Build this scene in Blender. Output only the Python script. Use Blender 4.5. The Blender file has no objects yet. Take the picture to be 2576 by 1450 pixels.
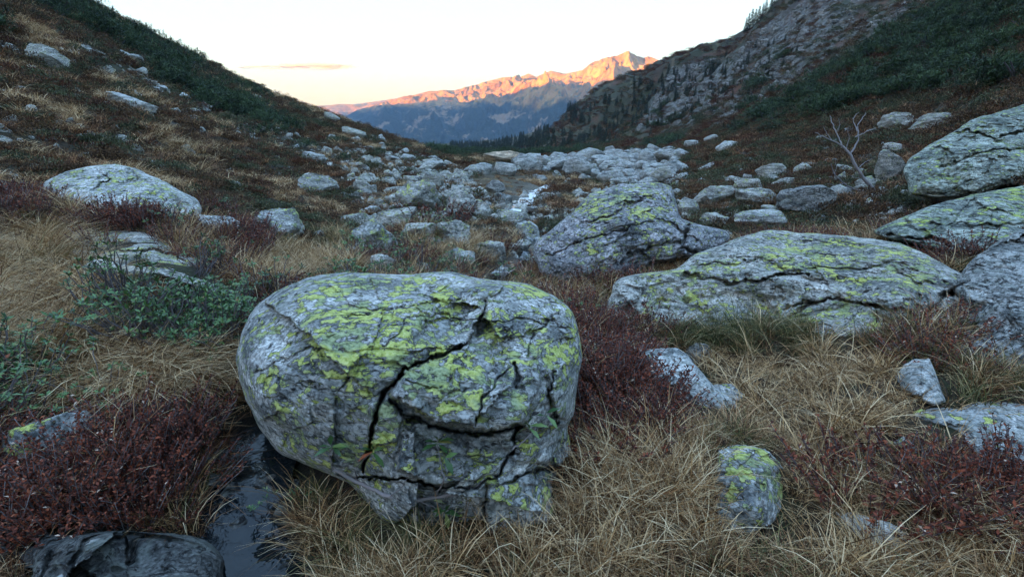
import bpy, bmesh, math
import numpy as np
from mathutils import Vector, Matrix

# ------------------------------------------------------------------ camera, world, sun, exposure
SC = bpy.context.scene
COL = SC.collection
PITCH = math.atan((725 - 310) / 1287.5)
CP, SP = math.cos(PITCH), math.sin(PITCH)
F = 1287.5
CAM = np.array([0.0, 0.0, 1.5])
cam = bpy.data.cameras.new('camera')
cam.sensor_fit = 'HORIZONTAL'
cam.angle = math.radians(90)
cam.clip_start = 0.05
cam.clip_end = 60000
camo = bpy.data.objects.new('camera', cam)
COL.objects.link(camo)
camo.location = CAM
camo.rotation_euler = (math.pi / 2 - PITCH, 0, 0)
SC.camera = camo

SUN_EL = math.radians(4.5)
SUN_H = np.array([-0.86, -0.51]); SUN_H /= np.hypot(*SUN_H)
SUN_AZ = math.atan2(SUN_H[0], SUN_H[1])          # clockwise from +Y
world = bpy.data.worlds.new('World'); SC.world = world
world.use_nodes = True
wn, wl = world.node_tree.nodes, world.node_tree.links
wn.clear()
w_out = wn.new('ShaderNodeOutputWorld'); w_bg = wn.new('ShaderNodeBackground')
w_sky = wn.new('ShaderNodeTexSky'); w_sky.sky_type = 'NISHITA'
w_sky.sun_disc = False
w_sky.sun_elevation = SUN_EL
w_sky.sun_rotation = SUN_AZ
w_sky.altitude = 1500
w_sky.air_density = 1.3; w_sky.dust_density = 2.0; w_sky.ozone_density = 2.4
w_bg.inputs['Strength'].default_value = 0.085
w_lum = wn.new('ShaderNodeRGBToBW'); w_pow = wn.new('ShaderNodeMath'); w_pow.operation = 'POWER'; w_pow.inputs[1].default_value = -0.92
w_mul = wn.new('ShaderNodeVectorMath'); w_mul.operation = 'SCALE'      # evens out the sky's brightness as a thin evening veil does
wl.new(w_sky.outputs[0], w_lum.inputs[0]); wl.new(w_lum.outputs[0], w_pow.inputs[0]); wl.new(w_sky.outputs[0], w_mul.inputs[0]); wl.new(w_pow.outputs[0], w_mul.inputs['Scale'])
w_wb = wn.new('ShaderNodeVectorMath'); w_wb.operation = 'MULTIPLY'; w_wb.inputs[1].default_value = (1.15, 0.97, 0.885)     # camera white balance
wl.new(w_mul.outputs[0], w_wb.inputs[0]); wl.new(w_wb.outputs[0], w_bg.inputs['Color']); wl.new(w_bg.outputs[0], w_out.inputs['Surface'])

sun = bpy.data.lights.new('sun', 'SUN')
sun.energy = 2.3; sun.angle = math.radians(0.5); sun.color = (1.0, 0.38, 0.02)
suno = bpy.data.objects.new('sun', sun); COL.objects.link(suno)
suno.rotation_euler = Vector((SUN_H[0] * math.cos(SUN_EL), SUN_H[1] * math.cos(SUN_EL), math.sin(SUN_EL))).to_track_quat('Z', 'Y').to_euler()
suno.location = (-60, -40, 60)
SC.view_settings.view_transform = 'Standard'; SC.view_settings.look = 'None'
SC.view_settings.exposure = 4.12; SC.view_settings.gamma = 1.0; SC.view_settings.use_curve_mapping = False
SC.render.engine = 'CYCLES'
cy = SC.cycles
cy.use_denoising = True
cy.max_bounces = 5; cy.diffuse_bounces = 2; cy.glossy_bounces = 2; cy.transmission_bounces = 3
cy.transparent_max_bounces = 6; cy.volume_bounces = 0
cy.use_adaptive_sampling = True; cy.adaptive_threshold = 0.01
cy.caustics_reflective = False; cy.caustics_refractive = False

# ------------------------------------------------------------------ noise and geometry helpers
rng = np.random.default_rng(11)
_perm = np.random.default_rng(3).permutation(256); _perm = np.concatenate([_perm, _perm, _perm])
_g = np.random.default_rng(4).normal(size=(256, 3)); _g /= np.linalg.norm(_g, axis=1)[:, None]

def pn(x, y, z=0.0):
    x, y, z = np.broadcast_arrays(np.asarray(x, float), np.asarray(y, float), np.asarray(z, float))
    xf, yf, zf = np.floor(x), np.floor(y), np.floor(z)
    xi, yi, zi = (xf.astype(np.int64) & 255), (yf.astype(np.int64) & 255), (zf.astype(np.int64) & 255)
    fx, fy, fz = x - xf, y - yf, z - zf
    u = fx * fx * fx * (fx * (fx * 6 - 15) + 10); v = fy * fy * fy * (fy * (fy * 6 - 15) + 10); w = fz * fz * fz * (fz * (fz * 6 - 15) + 10)
    def c(dx, dy, dz):
        h = _perm[_perm[_perm[xi + dx] + yi + dy] + zi + dz]
        g = _g[h]
        return g[..., 0] * (fx - dx) + g[..., 1] * (fy - dy) + g[..., 2] * (fz - dz)
    def L(a, b, t): return a + t * (b - a)
    return 1.6 * L(L(L(c(0,0,0), c(1,0,0), u), L(c(0,1,0), c(1,1,0), u), v), L(L(c(0,0,1), c(1,0,1), u), L(c(0,1,1), c(1,1,1), u), v), w)

def fbm(x, y, z=0.0, octv=4, gain=0.5):
    s, a, f = 0.0, 1.0, 1.0
    for k in range(octv):
        s = s + a * pn(x * f + 17.3 * k, y * f - 9.1 * k, z * f + 4.7 * k); a *= gain; f *= 2.03
    return s

def ridged(x, y, z=0.0, octv=4, gain=0.5):
    s, a, f = 0.0, 1.0, 1.0
    for k in range(octv):
        s = s + a * (1 - 2 * np.abs(pn(x * f + 31.3 * k, y * f - 5.1 * k, z * f + 2.7 * k))); a *= gain; f *= 2.1
    return s

def sstep(a, b, x):
    t = np.clip((x - a) / (b - a), 0, 1); return t * t * (3 - 2 * t)

def rdir(X, Y):
    """ray of a photograph point (2575 x 1450 grid), unit step along the lens axis"""
    u = (np.asarray(X, float) - F) / F; v = (725 - np.asarray(Y, float)) / F
    return np.stack(np.broadcast_arrays(u, CP + v * SP, -SP + v * CP), -1)

def proj(P):
    P = np.asarray(P, float) - CAM
    t = P[..., 1] * CP - P[..., 2] * SP
    v = (P[..., 1] * SP + P[..., 2] * CP) / np.maximum(t, 1e-6)
    u = P[..., 0] / np.maximum(t, 1e-6)
    return np.where(t > 0, F + u * F, -9e4), np.where(t > 0, 725 - v * F, -9e4)

def mesh_np(name, V, Fs, smooth=True, mats=(), attrs=None, matidx=None):
    me = bpy.data.meshes.new(name)
    V = np.ascontiguousarray(V, dtype=np.float32)
    Fs = Fs if isinstance(Fs, (list, tuple)) else [Fs]
    Fs = [np.asarray(f, dtype=np.int32) for f in Fs if len(f)]
    me.vertices.add(len(V)); me.vertices.foreach_set('co', V.ravel())
    if Fs:
        loops = np.concatenate([f.ravel() for f in Fs])
        starts = []; o = 0
        for f in Fs:
            k = f.shape[1]; starts.append(o + np.arange(len(f)) * k); o += f.size
        starts = np.concatenate(starts).astype(np.int32)
        me.loops.add(len(loops)); me.loops.foreach_set('vertex_index', loops.astype(np.int32))
        me.polygons.add(len(starts)); me.polygons.foreach_set('loop_start', starts)
        me.polygons.foreach_set('use_smooth', np.full(len(starts), smooth, dtype=bool))
        if matidx is not None: me.polygons.foreach_set('material_index', np.asarray(matidx, dtype=np.int32))
    for m in mats: me.materials.append(m)
    for k, a in (attrs or {}).items():
        at = me.attributes.new(k, 'FLOAT', 'POINT'); at.data.foreach_set('value', np.ascontiguousarray(a, dtype=np.float32))
    me.update(calc_edges=True); me.validate()
    return me

def add(name, me, loc=(0, 0, 0), label=None, cat=None, group=None, kind=None, parent=None, rot=None, scale=None):
    o = bpy.data.objects.new(name, me); COL.objects.link(o); o.location = loc
    if rot is not None: o.rotation_euler = rot
    if scale is not None: o.scale = scale if hasattr(scale, '__len__') else (scale,) * 3
    if parent is not None: o.parent = parent
    for k, v in (('label', label), ('category', cat), ('group', group), ('kind', kind)):
        if v: o[k] = v
    return o

def grid_faces(nu, nv, off=0):
    i, j = np.meshgrid(np.arange(nu - 1), np.arange(nv - 1), indexing='ij')
    a = (i * nv + j).ravel() + off
    return np.stack([a, a + nv, a + nv + 1, a + 1], 1)

# ------------------------------------------------------------------ material helpers
def new_mat(name):
    m = bpy.data.materials.new(name); m.use_nodes = True
    nt = m.node_tree; nt.nodes.clear()
    return m, nt
class NB:
    def __init__(s, nt): s.nt = nt; s.N = nt.nodes; s.L = nt.links
    def n(s, t, **kw):
        nd = s.N.new(t)
        for k, v in kw.items(): setattr(nd, k, v)
        return nd
    def put(s, sock, v):
        if hasattr(v, 'is_output'): s.L.new(v, sock)
        else: sock.default_value = v
    def noise(s, vec, scale, detail=4, rough=0.55, dist=0.0):
        nd = s.n('ShaderNodeTexNoise'); s.put(nd.inputs['Vector'], vec)
        nd.inputs['Scale'].default_value = scale; nd.inputs['Detail'].default_value = detail
        nd.inputs['Roughness'].default_value = rough; nd.inputs['Distortion'].default_value = dist
        return nd.outputs['Fac']
    def voro(s, vec, scale, feature='F1', out='Distance'):
        nd = s.n('ShaderNodeTexVoronoi', feature=feature); s.put(nd.inputs['Vector'], vec); nd.inputs['Scale'].default_value = scale
        return nd.outputs[out]
    def ramp(s, fac, stops):
        nd = s.n('ShaderNodeValToRGB'); s.put(nd.inputs['Fac'], fac)
        cr = nd.color_ramp
        while len(cr.elements) < len(stops): cr.elements.new(0.5)
        for e, (p, c) in zip(cr.elements, stops):
            e.position = p; e.color = (*c, 1) if hasattr(c, '__len__') else (c, c, c, 1)
        return nd.outputs['Color']
    def mapr(s, v, a, b, c=0.0, d=1.0):
        nd = s.n('ShaderNodeMapRange', interpolation_type='SMOOTHSTEP'); s.put(nd.inputs['Value'], v)
        for k, x in zip(('From Min', 'From Max', 'To Min', 'To Max'), (a, b, c, d)): nd.inputs[k].default_value = x
        return nd.outputs['Result']
    def math(s, op, a, b=0.0, clamp=False):
        nd = s.n('ShaderNodeMath', operation=op, use_clamp=clamp); s.put(nd.inputs[0], a); s.put(nd.inputs[1], b); return nd.outputs[0]
    def mix(s, fac, a, b, mode='MIX'):
        nd = s.n('ShaderNodeMix', data_type='RGBA', blend_type=mode)
        s.put(nd.inputs[0], fac)
        s.put(nd.inputs[6], a if hasattr(a, 'is_output') else (*a, 1)); s.put(nd.inputs[7], b if hasattr(b, 'is_output') else (*b, 1))
        return nd.outputs[2]
    def attr(s, name): return s.n('ShaderNodeAttribute', attribute_name=name).outputs['Fac']
    def pos(s, sc=None, rot=None):
        p = s.n('ShaderNodeNewGeometry').outputs['Position']
        if sc is None and rot is None: return p
        mp = s.n('ShaderNodeMapping'); s.L.new(p, mp.inputs['Vector'])
        if sc: mp.inputs['Scale'].default_value = sc
        if rot: mp.inputs['Rotation'].default_value = rot
        return mp.outputs['Vector']
    def bsdf(s, col, rough=0.85, normal=None, spec=0.25):
        b = s.n('ShaderNodeBsdfPrincipled'); s.put(b.inputs['Base Color'], col); s.put(b.inputs['Roughness'], rough)
        b.inputs['Specular IOR Level'].default_value = spec
        if normal is not None: s.L.new(normal, b.inputs['Normal'])
        return b.outputs[0]
    def bump(s, h, strength, dist, normal=None):
        b = s.n('ShaderNodeBump'); s.put(b.inputs['Height'], h); b.inputs['Strength'].default_value = strength; b.inputs['Distance'].default_value = dist
        if normal is not None: s.L.new(normal, b.inputs['Normal'])
        return b.outputs[0]
    def out(s, sh, sock='Surface'):
        o = s.n('ShaderNodeOutputMaterial'); s.L.new(sh, o.inputs[sock])

def rock_mat(name, light=1.0, lichen=0.0, pale=0.0, dark=0.0, rust=0.0, scale=1.0, tint=(1, 1, 1)):
    m, nt = new_mat(name); b = NB(nt)
    p = b.pos(); ps = b.pos(sc=(1, 1, 4.4), rot=(0.35, -0.3, 0.2))
    s = scale
    n1 = b.noise(ps, 2.6 * s, 8, 0.62, 0.4)
    n2 = b.noise(p, 55 * s, 4, 0.7)
    base = b.ramp(n1, [(0.36, (0.07 * light, 0.08 * light, 0.085 * light)), (0.5, (0.21 * light, 0.22 * light, 0.22 * light)), (0.64, (0.42 * light, 0.43 * light, 0.425 * light))])
    base = b.mix(0.75, base, b.ramp(n2, [(0.38, 0.15), (0.5, 0.55), (0.62, 1.15)]), 'OVERLAY')
    # grey-green crust lichen
    g = b.mapr(b.noise(p, 6.5 * s, 6, 0.6, 0.8), 0.5, 0.6)
    base = b.mix(b.math('MULTIPLY', g, 0.55), base, (0.20, 0.225, 0.205))
    # pale crust lichen in small rosettes
    vv = b.voro(p, 21 * s); nz = b.noise(p, 34 * s, 5, 0.65)
    pm = b.math('MULTIPLY', b.mapr(b.math('ADD', vv, b.math('MULTIPLY', nz, 0.8)), 0.86, 0.72), b.mapr(b.noise(p, 3.1 * s, 4, 0.6), 0.49 - pale * 0.3, 0.57 - pale * 0.3))
    base = b.mix(b.math('MULTIPLY', pm, 0.7), base, (0.48, 0.50, 0.50))
    # black crust
    bk = b.noise(ps, 15 * s, 8, 0.72, 0.3)
    bm = b.mapr(bk, 0.575 - dark, 0.615 - dark)
    base = b.mix(b.math('MULTIPLY', bm, 0.93), base, (0.014, 0.014, 0.016))
    # rust stain
    rm = b.mapr(b.noise(p, 2.3 * s, 5, 0.65, 0.6), 0.70 - rust, 0.76 - rust)
    base = b.mix(b.math('MULTIPLY', rm, 0.75), base, (0.26, 0.12, 0.06))
    # yellow-green map lichen, with its dark rim
    geo = b.n('ShaderNodeNewGeometry')
    sx = b.n('ShaderNodeSeparateXYZ'); b.L.new(geo.outputs['Normal'], sx.inputs[0])
    up = b.math('MULTIPLY', b.math('MAXIMUM', sx.outputs['Z'], 0.0), 0.035)
    big = b.noise(p, 3.4 * s, 3, 0.5, 0.5); mid = b.noise(ps, 12 * s, 7, 0.66, 0.35); fine = b.noise(p, 33 * s, 7, 0.68, 0.3)
    val = b.math('ADD', b.math('ADD', b.math('MULTIPLY', big, 0.35), b.math('MULTIPLY', mid, 0.55)), b.math('MULTIPLY', fine, 0.42))
    val = b.math('ADD', b.math('ADD', val, up), b.math('MULTIPLY', b.attr('lich'), 0.115))
    vr_ = b.voro(b.n('ShaderNodeVectorMath', operation='ADD').outputs[0] if False else p, 15 * s)
    val = b.math('ADD', val, b.math('MULTIPLY', b.math('SUBTRACT', 0.42, vr_), 0.17))
    val = b.math('ADD', val, lichen - 0.044)
    rim = b.mapr(val, 0.672, 0.698); ym = b.mapr(val, 0.705, 0.722)
    base = b.mix(b.math('MULTIPLY', rim, 0.8), base, (0.03, 0.035, 0.02))
    yc = b.ramp(b.noise(p, 48 * s, 5, 0.75), [(0.34, (0.14, 0.19, 0.04)), (0.46, (0.47, 0.53, 0.12)), (0.62, (0.66, 0.71, 0.30))])
    yc = b.mix(b.mapr(b.noise(p, 4.5 * s, 4, 0.6), 0.46, 0.58), yc, b.ramp(b.noise(p, 40 * s, 5, 0.75), [(0.35, (0.10, 0.13, 0.07)), (0.5, (0.30, 0.37, 0.19)), (0.64, (0.46, 0.52, 0.33))]))
    base = b.mix(b.math('MULTIPLY', ym, 0.92), base, yc)
    base = b.mix(1.0, base, (tint[0] * 1.04, tint[1] * .99, tint[2] * .95), 'MULTIPLY')
    h = b.math('ADD', b.math('MULTIPLY', b.noise(ps, 24 * s, 8, 0.7), 1.0), b.math('MULTIPLY', ym, 0.25))
    h = b.math('ADD', h, b.math('MULTIPLY', bm, -0.25))
    h2 = b.noise(p, 90 * s, 4, 0.7)
    nrm = b.bump(h, 0.9, 0.025 / s, b.bump(h2, 0.5, 0.006 / s))
    b.out(b.bsdf(base, 0.82, nrm, 0.3))
    return m

def leaf_mat(name, stops, trans=0.3, rough=0.6, rand=0.25, spec=0.3):
    """stops: ramp over the per-leaf attribute v"""
    m, nt = new_mat(name); b = NB(nt)
    oi = b.n('ShaderNodeObjectInfo').outputs['Random']
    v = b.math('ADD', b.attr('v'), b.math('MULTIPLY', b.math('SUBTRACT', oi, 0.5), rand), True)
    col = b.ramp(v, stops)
    pr = b.bsdf(col, rough, None, spec)
    tr = b.n('ShaderNodeBsdfTranslucent'); b.put(tr.inputs['Color'], col)
    mx = b.n('ShaderNodeMixShader'); mx.inputs[0].default_value = trans
    b.L.new(pr, mx.inputs[1]); b.L.new(tr.outputs[0], mx.inputs[2])
    b.out(mx.outputs[0])
    return m

# ------------------------------------------------------------------ terrain
# control points: photograph point and ground distance, so the slopes lie where they are in the place
TC = []
def tc(X, Y, r):
    d = rdir(X, Y); h = math.hypot(d[0], d[1]); az = math.atan2(d[0], d[1])
    TC.append((az, r, (1.5 + r * d[2] / h) / r))
def tq(azdeg, r, z): TC.append((math.radians(azdeg), r, z / r))
for X, rows in {
    0: [(1100, 3.2), (900, 4.05), (600, 7.0), (450, 10), (300, 16), (200, 25), (100, 40), (0, 65), (-110, 110)],
    185: [(0, 125), (150, 42), (300, 17.5)],
    400: [(112, 140), (250, 50), (400, 15), (500, 9), (600, 6.2), (750, 4.2)],
    650: [(237, 122), (300, 58), (400, 25), (500, 12), (600, 7.6), (700, 5.2)],
    800: [(291, 112), (350, 55), (450, 20), (560, 9.5)],
    900: [(327, 106), (400, 38), (470, 17), (550, 10), (650, 6.5), (720, 5)],
    1050: [(371, 102), (420, 38)],
    1100: [(388, 100), (430, 35), (500, 15), (600, 8), (680, 6)],
    1180: [(411, 98), (470, 26), (560, 11)],
    1330: [(680, 6.6), (600, 9.6), (520, 16), (450, 38), (415, 85), (394, 170), (368, 500)],
    1250: [(392, 190), (366, 700)],
    1100.5: [(366, 850)],
    1450: [(414, 85), (388, 170), (368, 290), (330, 350), (271, 445)],
    1600: [(720, 5.6), (560, 12), (440, 45), (385, 135), (355, 230), (290, 330), (208, 395)],
    1720: [(560, 13), (430, 40), (375, 90), (335, 170), (250, 290), (160, 370)],
    1850: [(600, 9.2), (520, 14), (450, 25), (380, 50), (330, 90), (260, 160), (147, 320)],
    1930: [(75, 310)],
    2010: [(0, 300), (120, 180), (250, 85), (400, 32)],
    2300: [(1300, 2.3), (1000, 3.2), (800, 4.6), (560, 10), (450, 16), (350, 28), (250, 50), (100, 90), (0, 140), (-90, 240)],
    2575: [(1400, 2.3), (1000, 3.6), (750, 5.5), (560, 8), (450, 11), (330, 18), (200, 32), (100, 50), (0, 75), (-100, 120)],
    1700: [(1000, 3.0), (800, 4.4)],
}.items():
    for Y, r in rows: tc(X, Y, r)
# beyond the crests, and the parts of the valley out of frame
for az, r, z in [(-47, 240, 52), (-36, 260, 30), (-27, 260, 10), (-20, 260, -8), (-12, 260, -14), (-6, 300, -16), (-2, 900, -33), (-14, 900, -45), (-30, 900, -20), (-45, 900, 90),
                 (3, 900, -10), (8, 900, -8), (15, 800, 10), (22, 800, 40), (30, 700, 60), (38, 700, 130), (48, 700, 170),
                 (-80, 4, .25), (-80, 12, 2), (-80, 50, 13), (-80, 250, 85), (-80, 900, 260), (-120, 6, .5), (-120, 50, 12), (-120, 250, 80), (-120, 900, 260),
                 (80, 4, .25), (80, 12, 2), (80, 50, 13), (80, 250, 80), (80, 900, 230), (120, 6, .5), (120, 50, 10), (120, 250, 60), (120, 900, 200),
                 (180, 3, 0.1), (180, 10, .5), (180, 50, 2.5), (180, 250, 14), (180, 900, 60)]: tq(az, r, z)
for az in range(-180, 180, 20):
    tq(az, 0.6, 0.0); tq(az, 1.6, 0.0)
for az in (-40, -20, 0, 20, 40): tq(az, 2.4, 0.02 if az else -0.02)
TC = np.array(TC)
def feat(az, r): return np.stack([2.2 * np.cos(az), 2.2 * np.sin(az), 0.8 * np.log(r)], -1)
_FT = feat(TC[:, 0], TC[:, 1]); _C = 0.12
def kern(A, B):
    d2 = ((A[:, None, :] - B[None]) ** 2).sum(-1); return np.sqrt(d2 + _C * _C)
n_ = len(TC)
_K = np.zeros((n_ + 4, n_ + 4)); _K[:n_, :n_] = -kern(_FT, _FT) + np.eye(n_) * -0.002
_K[:n_, n_] = 1; _K[n_, :n_] = 1; _K[:n_, n_ + 1:] = _FT; _K[n_ + 1:, :n_] = _FT.T
_W = np.linalg.solve(_K, np.concatenate([TC[:, 2], np.zeros(4)]))
def qsmooth(az, r):
    sh = az.shape; ft = feat(az.ravel(), r.ravel()); o = np.empty(len(ft))
    for k in range(0, len(ft), 20000):
        f = ft[k:k + 20000]; o[k:k + 20000] = -kern(f, _FT) @ _W[:n_] + _W[n_] + f @ _W[n_ + 1:]
    return o.reshape(sh)

AZ = np.concatenate([np.linspace(-math.pi, -0.98, 46)[:-1], np.linspace(-0.98, 0.98, 520), np.linspace(0.98, math.pi, 46)[1:]])
LR = np.linspace(math.log(0.45), math.log(1250), 460)
_az, _lr = np.meshgrid(AZ, LR, indexing='ij'); _r = np.exp(_lr)
# coarse evaluation of the smooth surface, then bilinear refinement
AZc = np.unique(np.concatenate([AZ[::4], AZ[-1:]])); LRc = np.linspace(LR[0], LR[-1], 150)
_qa, _ql = np.meshgrid(AZc, LRc, indexing='ij'); _Qc = qsmooth(_qa, np.exp(_ql))
def bil(G, ax, ay, a, l):
    i = np.clip(np.searchsorted(ax, a) - 1, 0, len(ax) - 2); j = np.clip(np.searchsorted(ay, l) - 1, 0, len(ay) - 2)
    fa = np.clip((a - ax[i]) / (ax[i + 1] - ax[i]), 0, 1); fl = np.clip((l - ay[j]) / (ay[j + 1] - ay[j]), 0, 1)
    return (G[i, j] * (1 - fa) * (1 - fl) + G[i + 1, j] * fa * (1 - fl) + G[i, j + 1] * (1 - fa) * fl + G[i + 1, j + 1] * fa * fl)
GX, GY = _r * np.sin(_az), _r * np.cos(_az)
GZ = bil(_Qc, AZc, LRc, _az, _lr) * _r
PX0, PY0 = proj(np.stack([GX, GY, GZ], -1))

def inpoly(X, Y, poly):
    poly = np.asarray(poly, float); ins = np.zeros(np.shape(X), bool); j = len(poly) - 1
    for i in range(len(poly)):
        xi, yi = poly[i]; xj, yj = poly[j]
        ins ^= ((yi > Y) != (yj > Y)) & (X < (xj - xi) * (Y - yi) / (yj - yi + 1e-12) + xi); j = i
    return ins
def pldist(X, Y, pl):
    """distance to a polyline"""
    pl = np.asarray(pl, float); d = np.full(np.shape(X), 1e9)
    for a, c in zip(pl[:-1], pl[1:]):
        ab = c - a; t = np.clip(((X - a[0]) * ab[0] + (Y - a[1]) * ab[1]) / (ab @ ab + 1e-9), 0, 1)
        d = np.minimum(d, np.hypot(X - a[0] - t * ab[0], Y - a[1] - t * ab[1]))
    return d
def polysd(X, Y, poly):
    """signed distance, positive inside"""
    d = pldist(X, Y, list(poly) + [poly[0]]); return np.where(inpoly(X, Y, poly), d, -d)

# fractal relief, each wavelength only where it is small beside the distance
cragz = sstep(90, 200, _r) * sstep(0.05, 0.25, _az)                 # the craggy right valley side
leftz = sstep(-0.05, -0.3, _az)
for k, Lw in enumerate([0.16, 0.33, 0.7, 1.5, 3.2, 7, 15, 32, 70]):
    fade = sstep(1.2, 4.0, _r / Lw) * (1 - sstep(60, 200, _r / Lw) * 0.7)
    amp = 0.085 * Lw ** 0.92 * np.where(Lw > 5, 0.55, 1.0)
    base = pn(GX / Lw + 7.7 * k, GY / Lw - 3.1 * k, 0.37 * k)
    GZ = GZ + amp * fade * base * (1 + 0.5 * cragz)
    if Lw > 2: GZ = GZ + cragz * fade * amp * 2.0 * (1 - 2 * np.abs(pn(GX / Lw + 3.3, GY / Lw + 9.2, 0.7 * k)))
# stream bed (foreground trickle and the brook down the valley)
BROOK = [(1385, 452), (1362, 462), (1335, 480), (1318, 500), (1292, 522), (1300, 545), (1330, 560), (1345, 585), (1320, 620), (1290, 650), (1262, 676), (1245, 700)]
RILL = [(640, 1010), (640, 1080), (640, 1150), (600, 1210), (600, 1290), (620, 1380), (640, 1470)]
def ground_smooth(X, Y):
    d = rdir(X, Y); h = math.hypot(d[0], d[1]); az = math.atan2(d[0], d[1])
    l = np.linspace(LR[0], LR[-1], 900); r = np.exp(l)
    q = bil(_Qc, AZc, LRc, np.full_like(l, az), l); ray = 1.5 / r + d[2] / h
    k = np.nonzero(ray <= q)[0]; k = k[0] if len(k) else len(l) - 1
    return np.array([r[k] * math.sin(az), r[k] * math.cos(az)])
BROOKW = np.array([ground_smooth(*p) for p in BROOK]); RILLW = np.array([ground_smooth(*p) for p in RILL])
dB = pldist(GX, GY, BROOKW); dR = pldist(GX, GY, RILLW)
wB = 0.35 + 0.03 * _r
GZ -= (0.10 + 0.008 * _r) * np.exp(-(dB / wB) ** 2)
GZ -= 0.20 * np.exp(-(dR / 0.34) ** 2)

def Z(x, y):
    x = np.asarray(x, float); y = np.asarray(y, float)
    return bil(GZ, AZ, LR, np.arctan2(x, y), np.log(np.hypot(x, y) + 1e-9))
def hit(X, Y, lift=0.0):
    """where the sight line through a photograph point meets the ground"""
    d = rdir(X, Y); h = math.hypot(d[0], d[1]); az = math.atan2(d[0], d[1])
    l = np.linspace(LR[0] + .2, LR[-1], 1500); r = np.exp(l)
    z = bil(GZ, AZ, LR, np.full_like(l, az), l) + lift; ray = 1.5 + r * d[2] / h
    k = np.nonzero(ray <= z)[0]; k = k[0] if len(k) else len(l) - 1
    return np.array([r[k] * math.sin(az), r[k] * math.cos(az), z[k] - lift])
def axis_depth(P): return P[1] * CP - (P[2] - 1.5) * SP

# ground cover zones (albedo of soil, moss, turf, bare rock)
PX, PY = proj(np.stack([GX, GY, GZ], -1))
PINE_L = [(-400, -200), (190, -60), (190, 2), (400, 112), (650, 237), (730, 300), (800, 345), (640, 330), (540, 290), (470, 240), (390, 205), (300, 135), (190, 85), (60, 80), (-400, 60)]
PINE_R = [(1900, 290), (2060, 190), (2250, 60), (2380, -40), (2900, -300), (2900, 170), (2575, 215), (2350, 235), (2180, 250), (2050, 300), (1960, 335), (1890, 330)]
CRAG = [(1690, 172), (1850, 145), (1930, 70), (2010, 0), (2100, -100), (2420, -60), (2250, 60), (2060, 185), (1900, 280), (1700, 320), (1600, 330)]
SCREE = [(1210, 410), (1330, 405), (1440, 395), (1520, 380), (1700, 372), (1720, 400), (1690, 470), (1560, 470), (1430, 440), (1330, 432), (1230, 440)]
MEADOW = [(1185, 435), (1330, 440), (1345, 470), (1290, 520), (1230, 500), (1190, 460)]
nz1 = fbm(GX * 0.9, GY * 0.9, 1.0, 5); nzl = fbm(_az * 13, _lr * 7, 3.0, 5)
def zone(poly, soft=14, wob=26): return sstep(-soft, soft, polysd(PX + wob * nzl, PY + wob * 0.5 * np.roll(nzl, 31, 1), poly))
a_pine = np.maximum(zone(PINE_L), zone(PINE_R)); a_crag = zone(CRAG) * sstep(100, 160, _r); a_scree = zone(SCREE, 8, 12); a_mead = zone(MEADOW, 6, 10)
a_rock = np.clip(a_crag * sstep(-0.25, 0.35, nzl + 0.25 * cragz) + 0.25 * a_scree + sstep(0.42, 0.6, nzl) * 0.5 * (_r > 12) * (_r < 130), 0, 1)
a_tan = np.clip(sstep(0.2, 0.7, fbm(GX * 1.3, GY * 1.3, 8.0, 4)) * (1 - a_pine) + a_mead * 0.6, 0, 1)
a_rust = np.clip(sstep(0.25, 0.6, fbm(_az * 22 + 5, _lr * 12, 6.0, 4)) * sstep(60, 140, _r) * (_az > 0.02), 0, 1)
a_green = np.clip(sstep(-0.2, 0.5, fbm(_az * 16 + 9, _lr * 9, 2.0, 4)) + a_pine + sstep(90, 180, _r) * (_az < 0.25) * 0.6, 0, 1)
a_wet = np.clip(np.exp(-(dR / 0.38) ** 2) + 0.8 * np.exp(-(dB / wB / 1.3) ** 2), 0, 1)

m_ground, nt = new_mat('alpine ground'); b = NB(nt)
p = b.pos()
def dscale(lo):   # soil mottling
    return b.noise(p, lo, 6, 0.65)
col = b.ramp(dscale(9.0), [(0.3, (0.012, 0.009, 0.006)), (0.5, (0.035, 0.024, 0.014)), (0.7, (0.075, 0.050, 0.028))])
colg = b.ramp(b.noise(p, 1.7, 8, 0.7), [(0.3, (0.010, 0.014, 0.007)), (0.55, (0.030, 0.038, 0.014)), (0.75, (0.060, 0.062, 0.022))])
col = b.mix(b.math('MULTIPLY', b.attr('green'), 0.75), col, colg)
col = b.mix(b.math('MULTIPLY', b.attr('tan'), 0.7), col, b.ramp(b.noise(p, 22, 5, 0.7), [(0.3, (0.06, 0.042, 0.022)), (0.7, (0.22, 0.155, 0.08))]))
col = b.mix(b.math('MULTIPLY', b.attr('rust'), 0.7), col, b.ramp(b.noise(p, 0.4, 6, 0.7), [(0.35, (0.05, 0.022, 0.012)), (0.7, (0.15, 0.055, 0.026))]))
rk = b.ramp(b.noise(b.pos(sc=(1, 1, 0.5)), 0.55, 10, 0.72, 0.6), [(0.34, (0.045, 0.045, 0.046)), (0.5, (0.14, 0.135, 0.13)), (0.68, (0.30, 0.29, 0.27))])
col = b.mix(b.math('MULTIPLY', b.attr('rock'), b.mapr(b.noise(p, 0.9, 7, 0.7), 0.40, 0.55)), col, rk)
col = b.mix(b.math('MULTIPLY', b.attr('wet'), 0.85), col, (0.012, 0.012, 0.011))
nrm = b.bump(b.noise(p, 14, 8, 0.7), 0.8, 0.05, b.bump(b.noise(p, 0.7, 8, 0.7), 0.7, 0.5))
b.out(b.bsdf(col, b.math('SUBTRACT', 0.9, b.math('MULTIPLY', b.attr('wet'), 0.55)), nrm, 0.25))
na, nr = GX.shape
V = np.stack([GX, GY, GZ], -1).reshape(-1, 3)
fc = grid_faces(na, nr)[:, ::-1]
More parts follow.
